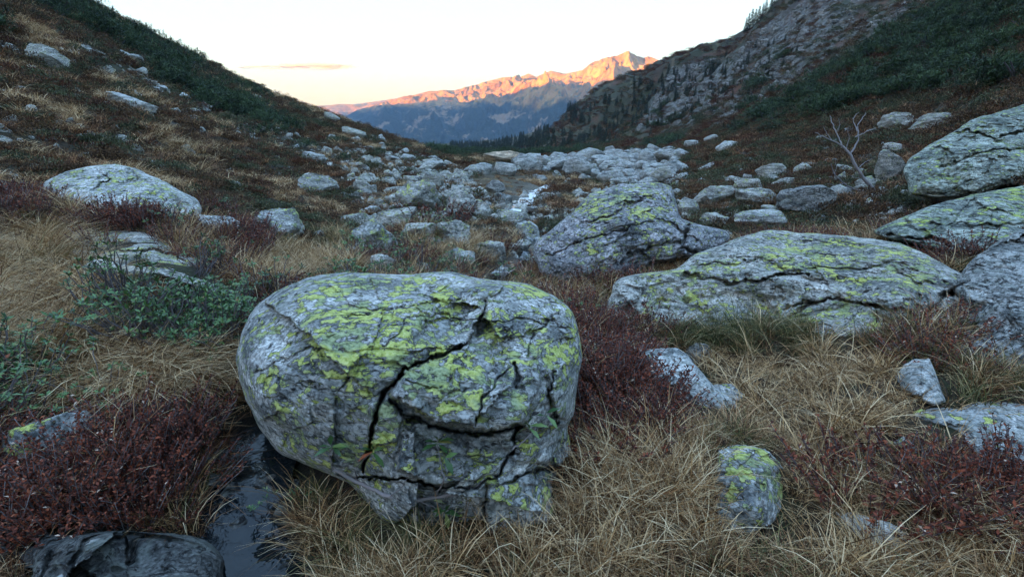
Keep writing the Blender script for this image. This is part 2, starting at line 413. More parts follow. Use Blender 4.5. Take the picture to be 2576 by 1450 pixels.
seam = np.stack([(na - 1) * nr + np.arange(nr - 1), (na - 1) * nr + np.arange(1, nr), np.arange(1, nr), np.arange(nr - 1)], 1)[:, ::-1] if False else np.zeros((0, 4), int)
cap = len(V); V = np.vstack([V, [[0, 0, float(GZ[:, 0].mean())]]])
ring = np.arange(na) * nr
capf = np.stack([ring[:-1], ring[1:], np.full(na - 1, cap)], 1)[:, ::-1]
at = {k: np.append(a.ravel(), 0.0) for k, a in dict(green=a_green, tan=a_tan, rust=a_rust, rock=a_rock, wet=a_wet).items()}
add('ground', mesh_np('ground', V, [fc, capf], True, [m_ground], at), kind='structure', label='rough alpine valley ground of turf, moss and bare soil')

# ------------------------------------------------------------------ far mountains
def mountain_mat(name, far):
    m, nt = new_mat(name); b = NB(nt); p = b.pos()
    n1 = b.noise(b.pos(sc=(1, 1, 0.6)), 0.004, 10, 0.66); n2 = b.noise(p, 0.016, 8, 0.7)
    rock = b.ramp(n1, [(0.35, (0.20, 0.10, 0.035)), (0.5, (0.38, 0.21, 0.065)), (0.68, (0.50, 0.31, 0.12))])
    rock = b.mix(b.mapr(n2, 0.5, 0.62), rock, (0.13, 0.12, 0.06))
    forest = b.ramp(b.noise(p, 0.045, 5, 0.75), [(0.35, (0.010, 0.016, 0.010)), (0.65, (0.045, 0.055, 0.032))])
    clear = b.mapr(b.noise(p, 0.0032, 8, 0.7), 0.55, 0.62)
    forest = b.mix(clear, forest, (0.26, 0.18, 0.11))
    sx = b.n('ShaderNodeSeparateXYZ'); b.L.new(p, sx.inputs[0])
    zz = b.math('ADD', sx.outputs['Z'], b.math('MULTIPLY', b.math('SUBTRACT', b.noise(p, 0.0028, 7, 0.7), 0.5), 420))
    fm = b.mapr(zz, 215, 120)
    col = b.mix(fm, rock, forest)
    nrm = b.bump(b.noise(p, 0.02, 9, 0.72), 0.8, 28)
    b.out(b.bsdf(col, 0.95, nrm, 0.1)); return m
def massif(name, sky, rc, depth, zbase, spur, seed, mat, n=(560, 200), lab=''):
    S = np.array([(*p, r) for p, r in zip(sky, rc)], float); d = rdir(S[:, 0], S[:, 1]); h = np.hypot(d[:, 0], d[:, 1])
    a_ = np.arctan2(d[:, 0], d[:, 1]); e_ = d[:, 2] / h
    az = np.linspace(a_[0], a_[-1], n[0]); el = np.interp(az, a_, e_); rr = np.interp(az, a_, S[:, 2])
    t = np.concatenate([np.linspace(-0.7, 0, 30)[:-1], np.linspace(0, 1, n[1]) ** 1.0])
    A, T = np.meshgrid(az, t, indexing='ij'); R0 = rr[:, None]; zc = 1.5 + el[:, None] * R0
    tt = np.abs(T)
    w = np.interp(tt, [0, 0.07, 0.5, 1.0], [0, 0.55, 1.0, 0.5])
    k = 42.0
    wr = 0.9 * pn(A * 14 + seed, T * 3.0, seed)
    ma, mt = A * 6500, T * depth
    ma = ma + 260 * fbm(ma / 900 + seed, mt / 900, seed, 3); mt = mt + 260 * fbm(ma / 900 + 40 + seed, mt / 900, seed, 3)
    c_, s_ = math.cos(0.45), math.sin(0.45)
    mu, mv = ma * c_ - mt * s_, ma * s_ + mt * c_
    sp = ridged(mu / 1150 + seed, mv / 2600, seed, 6, 0.5)
    sp2 = ridged(ma / 330 + seed, mt / 900, seed + 5, 4, 0.5)
    prof = np.where(T >= 0, (1 - tt) ** 1.12, (1 - tt / 0.7) ** 1.0)
    zz = zbase + (zc - zbase) * prof + spur * w * (1.0 * sp + 0.3 * sp2 - 0.75) * np.clip((zc - zbase) / 700, 0.25, 1.2)
    zz += 10 * fbm(A * 160, T * 12, seed, 3) * np.clip(tt * 20, 0.25, 1)
    RR = R0 - T * depth + 120 * w * sp
    V = np.stack([RR * np.sin(A), RR * np.cos(A), np.minimum(zz, zc + 0.0 * T + 4) if True else zz], -1).reshape(-1, 3)
    o = add(name, mesh_np(name, V, grid_faces(n[0], len(t)), True, [mat]), kind='structure', label=lab)
    return o
m_mt = mountain_mat('mountain rock and forest', False)
SKY = [(600, 330), (780, 305), (860, 296), (900, 278), (985, 254), (1010, 247), (1080, 229), (1140, 229), (1190, 216), (1262, 200), (1290, 201), (1330, 185), (1348, 194), (1385, 178), (1420, 186), (1465, 181), (1490, 162), (1520, 148), (1550, 145), (1577, 140), (1600, 148), (1618, 151), (1632, 147), (1660, 160), (1690, 168), (1740, 180), (1900, 215), (2100, 260)]
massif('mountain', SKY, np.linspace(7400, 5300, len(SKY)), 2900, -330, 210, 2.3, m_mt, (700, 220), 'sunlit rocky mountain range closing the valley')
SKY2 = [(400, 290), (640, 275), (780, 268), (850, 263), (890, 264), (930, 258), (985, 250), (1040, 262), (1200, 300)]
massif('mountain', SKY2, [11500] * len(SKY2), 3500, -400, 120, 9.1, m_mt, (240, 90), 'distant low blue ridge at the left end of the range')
# unseen ridge added far to the left, its crest shaped to shade the valley
yy = np.linspace(-6500, 6500, 200); ss = np.linspace(-1, 1, 41)
YY, SS = np.meshgrid(yy, ss, indexing='ij')
zc = np.interp(YY, [-7500, 1500, 2830, 4000, 5000, 6500], [720, 720, 690, 540, 410, 210]) + 45 * fbm(YY / 700, YY * 0 + 2.2, 0.4, 4)
zz = -200 + (zc + 200) * (1 - np.abs(SS) ** 1.0) + 40 * ridged(YY / 800, SS * 2, 0.3, 4) * (1 - np.abs(SS)) * np.minimum(1, np.abs(SS) * 5)
V = np.stack([-2900 + SS * 1300 + 0.0 * YY, YY, zz], -1).reshape(-1, 3)
add('mountain', mesh_np('mountain', V, grid_faces(200, 41)[:, ::-1], True, [m_mt]), kind='structure', label='unseen mountain ridge added to shade the valley')
# valley floor far below, between the near lip and the range
gx, gy = np.meshgrid(np.linspace(-9000, 9000, 40), np.linspace(-9000, 13000, 40), indexing='ij')
add('terrain', mesh_np('terrain', np.stack([gx, gy, np.full_like(gx, -340) + 20 * pn(gx / 900, gy / 900, .2)], -1).reshape(-1, 3), grid_faces(40, 40)[:, ::-1], True, [m_mt]), kind='structure', label='forested floor of the main valley far below')

# haze
m_hz, nt = new_mat('haze'); b = NB(nt)
vol = b.n('ShaderNodeVolumePrincipled'); vol.inputs['Color'].default_value = (0.45, 0.66, 1.0, 1); vol.inputs['Density'].default_value = 0.00006
vol.inputs['Anisotropy'].default_value = 0.2
b.out(vol.outputs[0], 'Volume')
bmh = bmesh.new(); bmesh.ops.create_cube(bmh, size=1.0)
bmesh.ops.transform(bmh, matrix=Matrix.Translation((2000, 2500, 225)) @ Matrix.Diagonal((26000, 27000, 1310, 1)), verts=bmh.verts)
me = bpy.data.meshes.new('haze'); bmh.to_mesh(me); me.materials.append(m_hz)
add('haze', me, kind='stuff', label='thin blue evening haze filling the valley', cat='haze')

# ------------------------------------------------------------------ rocks
M_ROCK = dict(
    hero=rock_mat('lichened gneiss', 1.22, 0.035, 0.25, 0.0, 0.01),
    slab=rock_mat('rough gneiss', 1.12, 0.0, 0.2, 0.02, 0.03, 1.0, (1.03, 1.0, .95)),
    grey=rock_mat('violet grey gneiss', 1.0, 0.0, 0.1, 0.03, 0.0, .8, (1.0, .97, 1.05)),
    green=rock_mat('greenish gneiss', 1.0, -0.02, 0.15, 0.03, 0.0, .7, (.94, 1.02, .92)),
    crag=rock_mat('crag rock', 0.55, -0.3, -0.2, 0.02, 0.05, 0.12, (1.04, .97, .93)),
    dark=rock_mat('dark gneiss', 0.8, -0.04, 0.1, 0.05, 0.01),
    pale=rock_mat('pale gneiss', 1.45, -0.03, 0.45, 0.0, 0.0),
    wet=rock_mat('wet dark gneiss', 0.32, -0.2, -0.3, 0.03, 0.0),
    scree=rock_mat('scree gneiss', 1.0, -0.02, 0.3, 0.0, 0.0, 0.5),
    quartz=rock_mat('white quartz', 2.6, -0.2, 0.6, -0.04, 0.0),
)
def tps(P, Q, vals, sm=1e-3):
    P = np.asarray(P, float) / 300; n = len(P)
    U = lambda d: np.where(d > 1e-9, d * d * np.log(d + 1e-12), 0)
    D = np.hypot(P[:, None, 0] - P[None, :, 0], P[:, None, 1] - P[None, :, 1])
    A = np.zeros((n + 3, n + 3)); A[:n, :n] = U(D) + np.eye(n) * sm; A[:n, n] = 1; A[n, :n] = 1; A[:n, n + 1:] = P; A[n + 1:, :n] = P.T
    w = np.linalg.solve(A, np.concatenate([vals, np.zeros(3)]))
    Q = np.asarray(Q, float) / 300
    E = np.hypot(Q[:, None, 0] - P[None, :, 0], Q[:, None, 1] - P[None, :, 1])
    return U(E) @ w[:n] + w[n] + Q @ w[n + 1:]

def relief(name, outline, ctrl, mat, label, n=150, back=0.8, rk=0.25, pw=5.0, cracks=(), blocks=(), amp=0.05, lich=(), lich0=0.0, strat=(0.02, 9.0, 0.5), cat='boulder', group=None, jit=0.012, cell=.38, facet=.55):
    """a boulder whose near side is surveyed from the photograph (outline, distances, cracks) and whose far side is rounded off behind it"""
    O = np.asarray(outline, float); x, y = O[:, 0], O[:, 1]; x2, y2 = np.roll(x, -1), np.roll(y, -1)
    cr = x * y2 - x2 * y; A = cr.sum(); c = np.array([((x + x2) * cr).sum(), ((y + y2) * cr).sum()]) / (3 * A)
    th = np.linspace(-math.pi, math.pi, 721)[:-1]; Rr = np.zeros(720)
    for a, b_ in zip(O, np.roll(O, -1, 0)):
        e = b_ - a; den = np.cos(th) * e[1] - np.sin(th) * e[0]
        den = np.where(np.abs(den) < 1e-9, 1e-9, den)
        t = ((a[0] - c[0]) * e[1] - (a[1] - c[1]) * e[0]) / den
        s = ((a[0] - c[0]) * np.sin(th) - (a[1] - c[1]) * np.cos(th)) / den
        ok = (t > 0) & (s >= -1e-6) & (s <= 1 + 1e-6); Rr = np.where(ok, np.maximum(Rr, t), Rr)
    ker = np.exp(-0.5 * (np.arange(-8, 9) / 3.0) ** 2); ker /= ker.sum()
    Rr = np.convolve(np.concatenate([Rr[-8:], Rr, Rr[:8]]), ker, 'valid')
    cx, cyy = np.cos(th), np.sin(th); sd = hash(name + label) % 97 if False else (len(label) * 7.3 + O[0, 0] * 0.01)
    Rr = Rr * (1 + jit * fbm(cx * 3 + sd, cyy * 3, sd, 4) * 1.5 + jit * 0.6 * fbm(cx * 14 + sd, cyy * 14, sd, 3))
    g = np.linspace(-1, 1, n); a, b_ = np.meshgrid(g, g, indexing='ij')
    dx, dy = a * np.sqrt(1 - b_ * b_ / 2), b_ * np.sqrt(1 - a * a / 2)
    s = np.hypot(dx, dy); t_ = np.arctan2(dy, dx)
    R = np.interp(t_, np.append(th, math.pi), np.append(Rr, Rr[0]))
    X = c[0] + s * R * np.cos(t_); Y = c[1] + s * R * np.sin(t_)
    C = np.array(ctrl, float)
    for q_ in C:                     # never below the ground it stands on
        gt = axis_depth(hit(min(max(q_[0], -300), 2900), min(max(q_[1], 100), 1560)))
        q_[2] = min(q_[2], gt - .03 - .01 * gt)
    d = tps(C[:, :2], np.stack([X.ravel(), Y.ravel()], 1), C[:, 2]).reshape(X.shape)
    wx = X + 9 * fbm(X / 40, Y / 40, sd, 3); wy = Y + 9 * fbm(X / 40 + 7, Y / 40, sd + 3, 3)
    wx = wx + 3.5 * fbm(X / 11, Y / 11, sd + 1, 3); wy = wy + 3.5 * fbm(X / 11, Y / 11, sd + 9, 3)
    rg = np.random.default_rng(int(abs(O[0, 0]) * 7 + abs(O[0, 1])))
    for blk in blocks:
        poly, off, soft = blk[:3]; m_ = np.mean(poly, 0); gx_, gy_ = blk[3:5] if len(blk) > 4 else (0, 0)
        d = d + (off + gx_ * (wx - m_[0]) / 100 + gy_ * (wy - m_[1]) / 100) * sstep(-soft, soft, polysd(wx, wy, poly))
    # joint blocks: every cell of the rock mass breaks along its own slightly tilted face
    for spn, tl in ((cell, .20), (cell * .42, .16)):
        k0 = max(6, int((np.ptp(O[:, 0]) * np.ptp(O[:, 1])) / (spn / d.mean() * F) ** 2))
        sx_, sy_ = rg.uniform(O[:, 0].min(), O[:, 0].max(), k0), rg.uniform(O[:, 1].min(), O[:, 1].max(), k0)
        dd2 = (wx[..., None] - sx_) ** 2 + ((wy[..., None] - sy_) * 1.35 + (wx[..., None] - sx_) * strat[2] * .8) ** 2; kk = dd2.argmin(-1)
        tx_, ty_ = rg.normal(0, tl, k0), rg.normal(0, tl, k0)
        d = d + facet * (tx_[kk] * (wx - sx_[kk]) + ty_[kk] * (wy - sy_[kk])) * d / F * sstep(1.0, .93, s)
    d0 = d.copy()
    edge = sstep(1.0, 0.93, s)
    sc = d / F                                                   # metres per photo unit
    for pl, w, dep in cracks:
        q = pldist(wx, wy, pl); ww = w * (0.75 + 0.6 * pn(X / 30 + 3, Y / 30, sd))
        d = d + dep * np.exp(-(q / np.maximum(ww, 1.5)) ** 3) * edge + 0.16 * dep * np.exp(-(q / (4.0 * w))) * edge
    d = d + rk * (1 - np.sqrt(np.clip(1 - np.clip(s, 0, 1) ** pw, 0, 1)))
    dr = rdir(X, Y); P = CAM + d[..., None] * dr
    nz = amp * fbm(P[..., 0] * 1.9 + sd, P[..., 1] * 1.9, P[..., 2] * 2.6, 6, 0.52)
    q = P[..., 2] + strat[2] * P[..., 0] + 0.3 * P[..., 1] + 0.10 * fbm(P[..., 0] * 2, P[..., 1] * 2, P[..., 2] * 2, 3)
    lay = np.abs(((q * strat[1]) % 1.0) - 0.5) * 2
    nz = nz + strat[0] * (sstep(0.0, 0.35, lay) - 0.8) * sstep(-0.3, 0.4, fbm(P[..., 0] * 1.3, P[..., 1] * 1.3, sd, 3))
    pits = sstep(0.45, 0.7, fbm(P[..., 0] * 7, P[..., 1] * 7, P[..., 2] * 7 + sd, 3)); nz = nz - min(.03, .4 * amp) * pits
    d = d - nz * sstep(1.0, 0.9, s)
    P = CAM + d[..., None] * dr
    la = np.full(X.shape, lich0)
    for (lx, ly, lr, lw) in lich: la = np.maximum(la, lw * np.exp(-((wx - lx) ** 2 + (wy - ly) ** 2) / lr ** 2))
    loop = np.concatenate([np.arange(n - 1) * n, (n - 1) * n + np.arange(n - 1), (n - 1 - np.arange(n - 1)) * n + n - 1, n - 1 - np.arange(n - 1)])
    V = [P.reshape(-1, 3)]; LA = [la.ravel()]; Fq = [grid_faces(n, n)]
    Xl, Yl, dl = X.ravel()[loop], Y.ravel()[loop], d.ravel()[loop]; prev = loop; off = n * n; m = len(loop); NR = 10
    for k in range(1, NR + 1):
        f = k / NR * math.pi / 2
        xx, yy_ = c[0] + (Xl - c[0]) * math.cos(f) ** 0.7, c[1] + (Yl - c[1]) * math.cos(f) ** 0.7
        dd = dl + back * math.sin(f)
        dd = dd + (dd.mean() - dd) * (k / NR)
        pp = CAM + dd[:, None] * rdir(xx, yy_)
        pp = pp + 0.05 * np.sin(2 * f)[..., None] * fbm(pp[:, 0] * 2, pp[:, 1] * 2, pp[:, 2] * 2, 3)[:, None] if k < NR else pp
        V.append(pp); LA.append(np.full(m, lich0)); cur = off + np.arange(m)
        Fq.append(np.stack([prev, np.roll(prev, -1), np.roll(cur, -1), cur], 1)); prev = cur; off += m
    V = np.vstack(V); LA = np.concatenate(LA)
    base = np.array([V[:, 0].mean(), V[:, 1].mean(), V[:, 2].min()])
    Fq = [f[:, ::-1] for f in Fq]
    me = mesh_np(name, V - base, Fq, True, [M_ROCK[mat]], {'lich': LA})
    bmx = bmesh.new(); bmx.from_mesh(me); bmesh.ops.recalc_face_normals(bmx, faces=bmx.faces); bmx.to_mesh(me); bmx.free()
    return add(name, me, tuple(base), label, cat, group)

# --- the great lichened boulder in front
relief('boulder', [(592, 905), (600, 850), (622, 800), (650, 760), (690, 732), (780, 696), (860, 684), (930, 688), (1030, 691), (1090, 684), (1140, 683), (1210, 701), (1330, 714), (1400, 748), (1438, 780), (1452, 830), (1464, 890), (1452, 980), (1446, 1040), (1424, 1075), (1436, 1120), (1448, 1170), (1434, 1250), (1400, 1330), (1250, 1350), (1080, 1350), (960, 1320), (920, 1270), (880, 1215), (800, 1180), (700, 1140), (652, 1075), (615, 1000)],
  [(1150, 1340, 1.92), (1080, 1280, 1.90), (950, 1280, 1.97), (1400, 1300, 2.0), (1200, 1090, 1.85), (1330, 1080, 1.92), (1150, 960, 1.93), (1350, 950, 2.02), (1250, 880, 2.14), (1150, 840, 2.20), (1200, 790, 2.36), (1030, 700, 2.85), (1150, 690, 2.9), (1330, 725, 2.75), (1400, 770, 2.55), (1000, 850, 2.08), (900, 900, 1.98), (850, 1050, 1.92), (830, 1160, 2.0), (700, 1000, 2.06), (640, 900, 2.25), (680, 780, 2.55), (800, 800, 2.28), (850, 710, 2.75), (1440, 900, 2.25), (1430, 1100, 2.18), (1440, 1180, 2.18), (1100, 1180, 1.90), (1250, 1180, 1.93), (700, 1110, 2.15)],
  'hero', 'huge yellow-lichened boulder in the foreground split by deep dark cracks', n=340, back=0.75, rk=0.24, pw=10, amp=0.04, strat=(0.016, 14, 0.35), facet=1.1, cell=.28, jit=0.006,
  blocks=[([(985, 990), (1012, 935), (1120, 880), (1290, 895), (1368, 940), (1335, 1030), (1305, 1075), (1200, 1085), (1090, 1060), (1012, 1012)], -0.10, 5, .02, -.05),
          ([(1015, 1085), (1100, 1072), (1240, 1112), (1305, 1150), (1200, 1200), (1080, 1218), (1000, 1180)], -0.03, 5, .03, -.09),
          ([(930, 1015), (1000, 1012), (1018, 1050), (995, 1110), (925, 1130)], -0.06, 5, .05, .0),
          ([(870, 1210), (1000, 1215), (1180, 1235), (1260, 1215), (1300, 1160), (1460, 1170), (1430, 1380), (900, 1380)], 0.03, 6, 0, -.03),
          ([(1375, 925), (1455, 900), (1450, 1060), (1405, 1065)], -0.03, 5, .12, 0), ([(1225, 1215), (1440, 1150), (1450, 1340), (1215, 1340)], -0.02, 5, .05, -.02), ([(835, 1160), (905, 1150), (925, 1200), (850, 1205)], -.03, 4, .1, .0),
          ([(1310, 1075), (1440, 1070), (1450, 1160), (1260, 1200)], 0.02, 5, -.05, -.08),
          ([(1150, 760), (1230, 740), (1235, 830), (1180, 870), (1050, 850), (1080, 800)], 0.09, 22)],
  cracks=[([(1170, 860), (1125, 888), (1060, 912), (1000, 945), (965, 990), (945, 1050), (930, 1110), (912, 1190)], 6.5, 0.22),
          ([(985, 1000), (1015, 1048), (1090, 1066), (1160, 1093), (1240, 1090), (1312, 1068)], 6, 0.18),
          ([(860, 1195), (930, 1205), (1000, 1203), (1100, 1222), (1190, 1225), (1250, 1192), (1290, 1130), (1308, 1068)], 4.5, 0.16),
          ([(1282, 925), (1250, 960), (1215, 1000), (1190, 1070)], 3, 0.05), ([(1290, 915), (1312, 950), (1300, 970)], 9, 0.10),
          ([(1218, 755), (1215, 815), (1195, 848)], 5, 0.07), ([(1450, 1140), (1390, 1175), (1260, 1215)], 5, 0.10), ([(1225, 1215), (1215, 1300)], 3, 0.06),
          ([(1395, 930), (1380, 990), (1400, 1060), (1440, 1060)], 5, 0.09), ([(960, 870), (1000, 845), (1015, 800)], 2.5, 0.03), ([(870, 800), (1000, 770), (1160, 760)], 2.5, 0.025), ([(640, 940), (760, 880), (860, 872)], 2.5, 0.02), ([(1020, 800), (1100, 790), (1215, 812), (1330, 800), (1440, 830)], 2.5, .03), ([(1330, 890), (1345, 830), (1400, 790)], 2.5, .03), ([(1060, 1110), (1120, 1140), (1240, 1150)], 2.5, .03), ([(740, 960), (830, 985), (930, 990)], 2.2, .02), ([(1020, 955), (1120, 985), (1200, 975)], 2.2, .02)],
  lich=[(900, 775, 70, .5), (980, 800, 70, .55), (1050, 830, 80, .8), (1000, 875, 80, 1.0), (880, 868, 50, .9), (820, 870, 40, .8), (1100, 870, 60, .6), (1330, 860, 60, .8), (1400, 880, 50, .9), (1430, 860, 40, .7), (1100, 940, 70, .6), (1180, 930, 60, .5), (1305, 1020, 40, .9), (1210, 1145, 34, 1.1), (1320, 1140, 26, .9), (900, 970, 60, .5), (660, 955, 40, .8), (700, 1060, 50, .6), (760, 1090, 34, .6), (800, 1150, 34, .5), (960, 1040, 30, .8), (850, 730, 60, .35), (1330, 745, 60, .5), (1435, 1185, 24, .8), (930, 1130, 24, .5), (1240, 1050, 30, .5)])
relief('boulder', [(1338, 632), (1350, 600), (1378, 585), (1430, 540), (1482, 488), (1560, 462), (1650, 458), (1690, 468), (1702, 520), (1712, 550), (1760, 566), (1828, 578), (1842, 598), (1800, 625), (1740, 645), (1700, 655), (1640, 665), (1580, 695), (1530, 712), (1450, 724), (1400, 712), (1362, 690)],
  [(1430, 724, 5.55), (1350, 640, 5.9), (1480, 600, 5.75), (1420, 560, 6.2), (1560, 478, 6.7), (1680, 475, 6.9), (1700, 570, 6.2), (1820, 595, 6.4), (1620, 640, 5.8), (1540, 700, 5.5), (1600, 550, 6.0), (1740, 640, 5.9)],
  'grey', 'pointed grey boulder streaked with yellow lichen beyond the foreground boulder', n=210, back=1.3, rk=0.45, amp=0.09, strat=(0.035, 6, -0.55), lich0=-0.1,
  cracks=[([(1600, 505), (1540, 540), (1470, 560)], 4, 0.10), ([(1740, 560), (1715, 620), (1760, 640)], 5, 0.15), ([(1560, 660), (1640, 620), (1710, 610)], 4, 0.12), ([(1380, 640), (1480, 600), (1640, 560)], 3, 0.08)],
  blocks=[([(1560, 640), (1700, 600), (1720, 660), (1600, 720), (1400, 740)], 0.12, 18)],
  lich=[(1540, 500, 40, .55), (1500, 530, 40, .4), (1620, 525, 26, .9), (1655, 535, 24, .9), (1560, 620, 30, .7), (1500, 600, 50, .4), (1640, 610, 40, .5), (1580, 560, 60, .35), (1620, 490, 50, .5)])
relief('boulder', [(1520, 772), (1545, 735), (1538, 700), (1600, 690), (1700, 680), (1740, 642), (1850, 600), (1932, 574), (2010, 585), (2100, 590), (2190, 600), (2262, 612), (2330, 640), (2400, 680), (2456, 700), (2462, 730), (2440, 790), (2390, 860), (2330, 925), (2250, 930), (2150, 940), (2050, 925), (1960, 890), (1880, 865), (1800, 862), (1740, 868), (1650, 866), (1555, 840)],
  [(1540, 760, 4.25), (1560, 830, 4.15), (1600, 700, 4.5), (1700, 690, 4.6), (1850, 610, 5.1), (1930, 582, 5.35), (2100, 595, 5.2), (2260, 612, 4.9), (2440, 715, 4.0), (2420, 800, 3.65), (1900, 720, 4.2), (1750, 830, 4.0), (2150, 790, 3.72), (2300, 890, 3.45), (2100, 890, 3.62), (2300, 790, 3.55), (2250, 690, 4.1), (1900, 780, 4.1), (1900, 860, 3.95), (1750, 865, 3.95), (2150, 935, 3.5), (2300, 925, 3.4)],
  'slab', 'long broad lichened slab of rock lying across the right middle ground', n=270, back=1.2, rk=0.30, pw=6, amp=0.11, strat=(0.05, 6, -0.12), lich0=0.08,
  cracks=[([(1720, 690), (1860, 715), (1960, 690), (2030, 690)], 5, 0.14), ([(2460, 705), (2400, 730), (2330, 780), (2300, 830), (2290, 890)], 7, 0.20), ([(2330, 790), (2200, 770), (2080, 750), (1980, 770)], 4, 0.12), ([(1900, 650), (1880, 660), (1760, 665)], 3, 0.07), ([(1640, 700), (1600, 760), (1560, 780)], 3, 0.06), ([(2050, 760), (1990, 790)], 6, 0.14)],
  blocks=[([(1900, 700), (2080, 750), (2330, 790), (2300, 930), (2000, 960), (1700, 920), (1640, 740)], 0.10, 26)],
  lich=[(1980, 640, 50, .8), (2060, 650, 40, .7), (2140, 650, 60, .4), (2240, 640, 40, .6), (2310, 680, 60, .6), (2120, 780, 24, 1.1), (1640, 760, 30, .6), (1740, 740, 20, .6), (1620, 700, 40, .4), (1850, 680, 40, .5), (2380, 790, 40, .5), (2000, 600, 60, .4)])
relief('boulder', [(2180, 585), (2250, 555), (2330, 520), (2450, 488), (2575, 466), (2680, 470), (2680, 660), (2560, 660), (2440, 655), (2340, 625), (2260, 605)],
  [(2190, 590, 5.6), (2330, 530, 5.9), (2450, 500, 6.2), (2600, 475, 6.4), (2450, 640, 5.0), (2620, 620, 4.8), (2280, 600, 5.2), (2500, 560, 5.4)],
  'green', 'sloping lichened slab at the right edge behind the long broad slab', n=150, back=1.2, rk=0.3, amp=0.08, strat=(0.03, 6, -0.3), lich0=.1,
  lich=[(2480, 510, 60, .7), (2560, 490, 70, .8), (2400, 540, 50, .4)], cracks=[([(2240, 590), (2340, 600), (2440, 640)], 4, 0.12), ([(2340, 560), (2480, 570), (2600, 560)], 3, 0.08)])
relief('boulder', [(2385, 720), (2440, 655), (2500, 610), (2575, 575), (2720, 540), (2800, 760), (2760, 1050), (2600, 1035), (2510, 1005), (2430, 965), (2355, 910), (2390, 820), (2430, 770)],
  [(2400, 720, 3.9), (2480, 640, 4.1), (2575, 585, 4.3), (2700, 560, 4.4), (2420, 850, 3.35), (2370, 885, 3.4), (2520, 950, 2.95), (2700, 900, 2.85), (2560, 760, 3.4), (2740, 1000, 2.7)],
  'dark', 'dark pitted boulder cut by the right edge of the picture', n=170, back=1.2, rk=0.3, amp=0.10, strat=(0.035, 7, -0.5), lich0=-0.6)
relief('boulder', [(2268, 432), (2290, 395), (2340, 362), (2400, 330), (2440, 302), (2490, 288), (2575, 264), (2700, 262), (2720, 420), (2575, 460), (2520, 470), (2450, 495), (2360, 500), (2290, 490)],
  [(2300, 485, 7.5), (2450, 485, 7.2), (2400, 345, 8.3), (2575, 275, 8.8), (2620, 420, 7.2), (2290, 420, 7.9), (2480, 400, 7.6)],
  'green', 'big rounded boulder on the upper right slope near the picture edge', n=150, back=1.6, rk=0.5, amp=0.11, strat=(0.04, 4.5, -0.5), lich0=0.1,
  cracks=[([(2400, 330), (2500, 345), (2600, 330)], 4, 0.16), ([(2360, 420), (2480, 380), (2600, 380)], 3, 0.1)], lich=[(2340, 400, 60, .3), (2480, 420, 60, .3)])
relief('boulder', [(98, 478), (110, 458), (165, 432), (235, 415), (290, 412), (340, 422), (400, 452), (450, 478), (498, 500), (512, 525), (505, 548), (460, 562), (380, 555), (280, 560), (180, 540), (110, 510)],
  [(110, 480, 6.6), (300, 555, 6.05), (300, 422, 7.2), (490, 510, 6.7), (450, 560, 6.1), (200, 440, 6.9), (200, 530, 6.2), (380, 500, 6.3)],
  'pale', 'broad pale boulder crusted with green lichen on the left bank', n=160, back=1.2, rk=0.3, amp=0.08, strat=(0.03, 6, 0.3), lich0=0.32,
  lich=[(180, 440, 60, .6), (280, 430, 60, .55), (450, 500, 60, .55), (330, 470, 60, .5)], cracks=[([(245, 425), (270, 450), (240, 480)], 3, 0.08), ([(330, 430), (345, 445)], 5, 0.12)])
relief('boulder', [(138, 592), (200, 563), (300, 568), (385, 590), (460, 630), (560, 662), (612, 690), (645, 745), (636, 785), (570, 750), (480, 715), (400, 690), (310, 690), (240, 680), (170, 640)],
  [(150, 592, 5.25), (350, 590, 5.2), (300, 670, 4.65), (500, 655, 4.75), (640, 750, 4.1), (560, 730, 4.1), (220, 630, 4.9), (420, 680, 4.5)],
  'slab', 'low grey slab behind the green leafy shrub on the left', n=150, back=0.8, rk=0.18, amp=0.05, strat=(0.03, 7, 0.35),
  cracks=[([(160, 615), (260, 630), (380, 625), (460, 650)], 4, 0.10)], lich=[(280, 610, 40, .6), (580, 700, 40, .6), (200, 580, 30, .7), (420, 640, 40, .4)])
relief('boulder', [(1612, 884), (1650, 876), (1702, 874), (1728, 890), (1752, 925), (1800, 975), (1850, 1008), (1858, 1030), (1820, 1040), (1760, 1030), (1690, 990), (1640, 950)],
  [(1630, 890, 3.3), (1720, 880, 3.3), (1640, 945, 3.1), (1750, 1000, 2.95), (1840, 1020, 2.9), (1740, 920, 3.1)],
  'pale', 'smooth pale grey stone sloping down beside the dark red heather', n=100, back=0.5, rk=0.12, amp=0.03, strat=(0.01, 9, 0.5), lich0=-0.2, cat='stone')
relief('boulder', [(1806, 1130), (1850, 1122), (1925, 1128), (1958, 1160), (1982, 1205), (1980, 1250), (1960, 1290), (1940, 1318), (1890, 1338), (1840, 1345), (1808, 1320), (1796, 1270), (1800, 1200)],
  [(1815, 1135, 2.22), (1930, 1138, 2.24), (1890, 1230, 1.95), (1850, 1335, 1.93), (1965, 1240, 2.06), (1805, 1250, 2.03)],
  'hero', 'squarish grey block with yellow lichen standing in dry grass at right front', n=130, back=0.35, rk=0.07, pw=9, amp=0.03, strat=(0.006, 9, 0.2), lich0=-0.6, cell=.2, facet=1.1, jit=.02, blocks=[([(1790, 1110), (1990, 1115), (1985, 1190), (1795, 1185)], .03, 5, 0, -.16), ([(1925, 1180), (2000, 1180), (1990, 1330), (1915, 1330)], .03, 5, .16, 0)], lich=[(1900, 1140, 50, .75), (1930, 1200, 45, .6), (1960, 1240, 28, .9)], cat='stone')
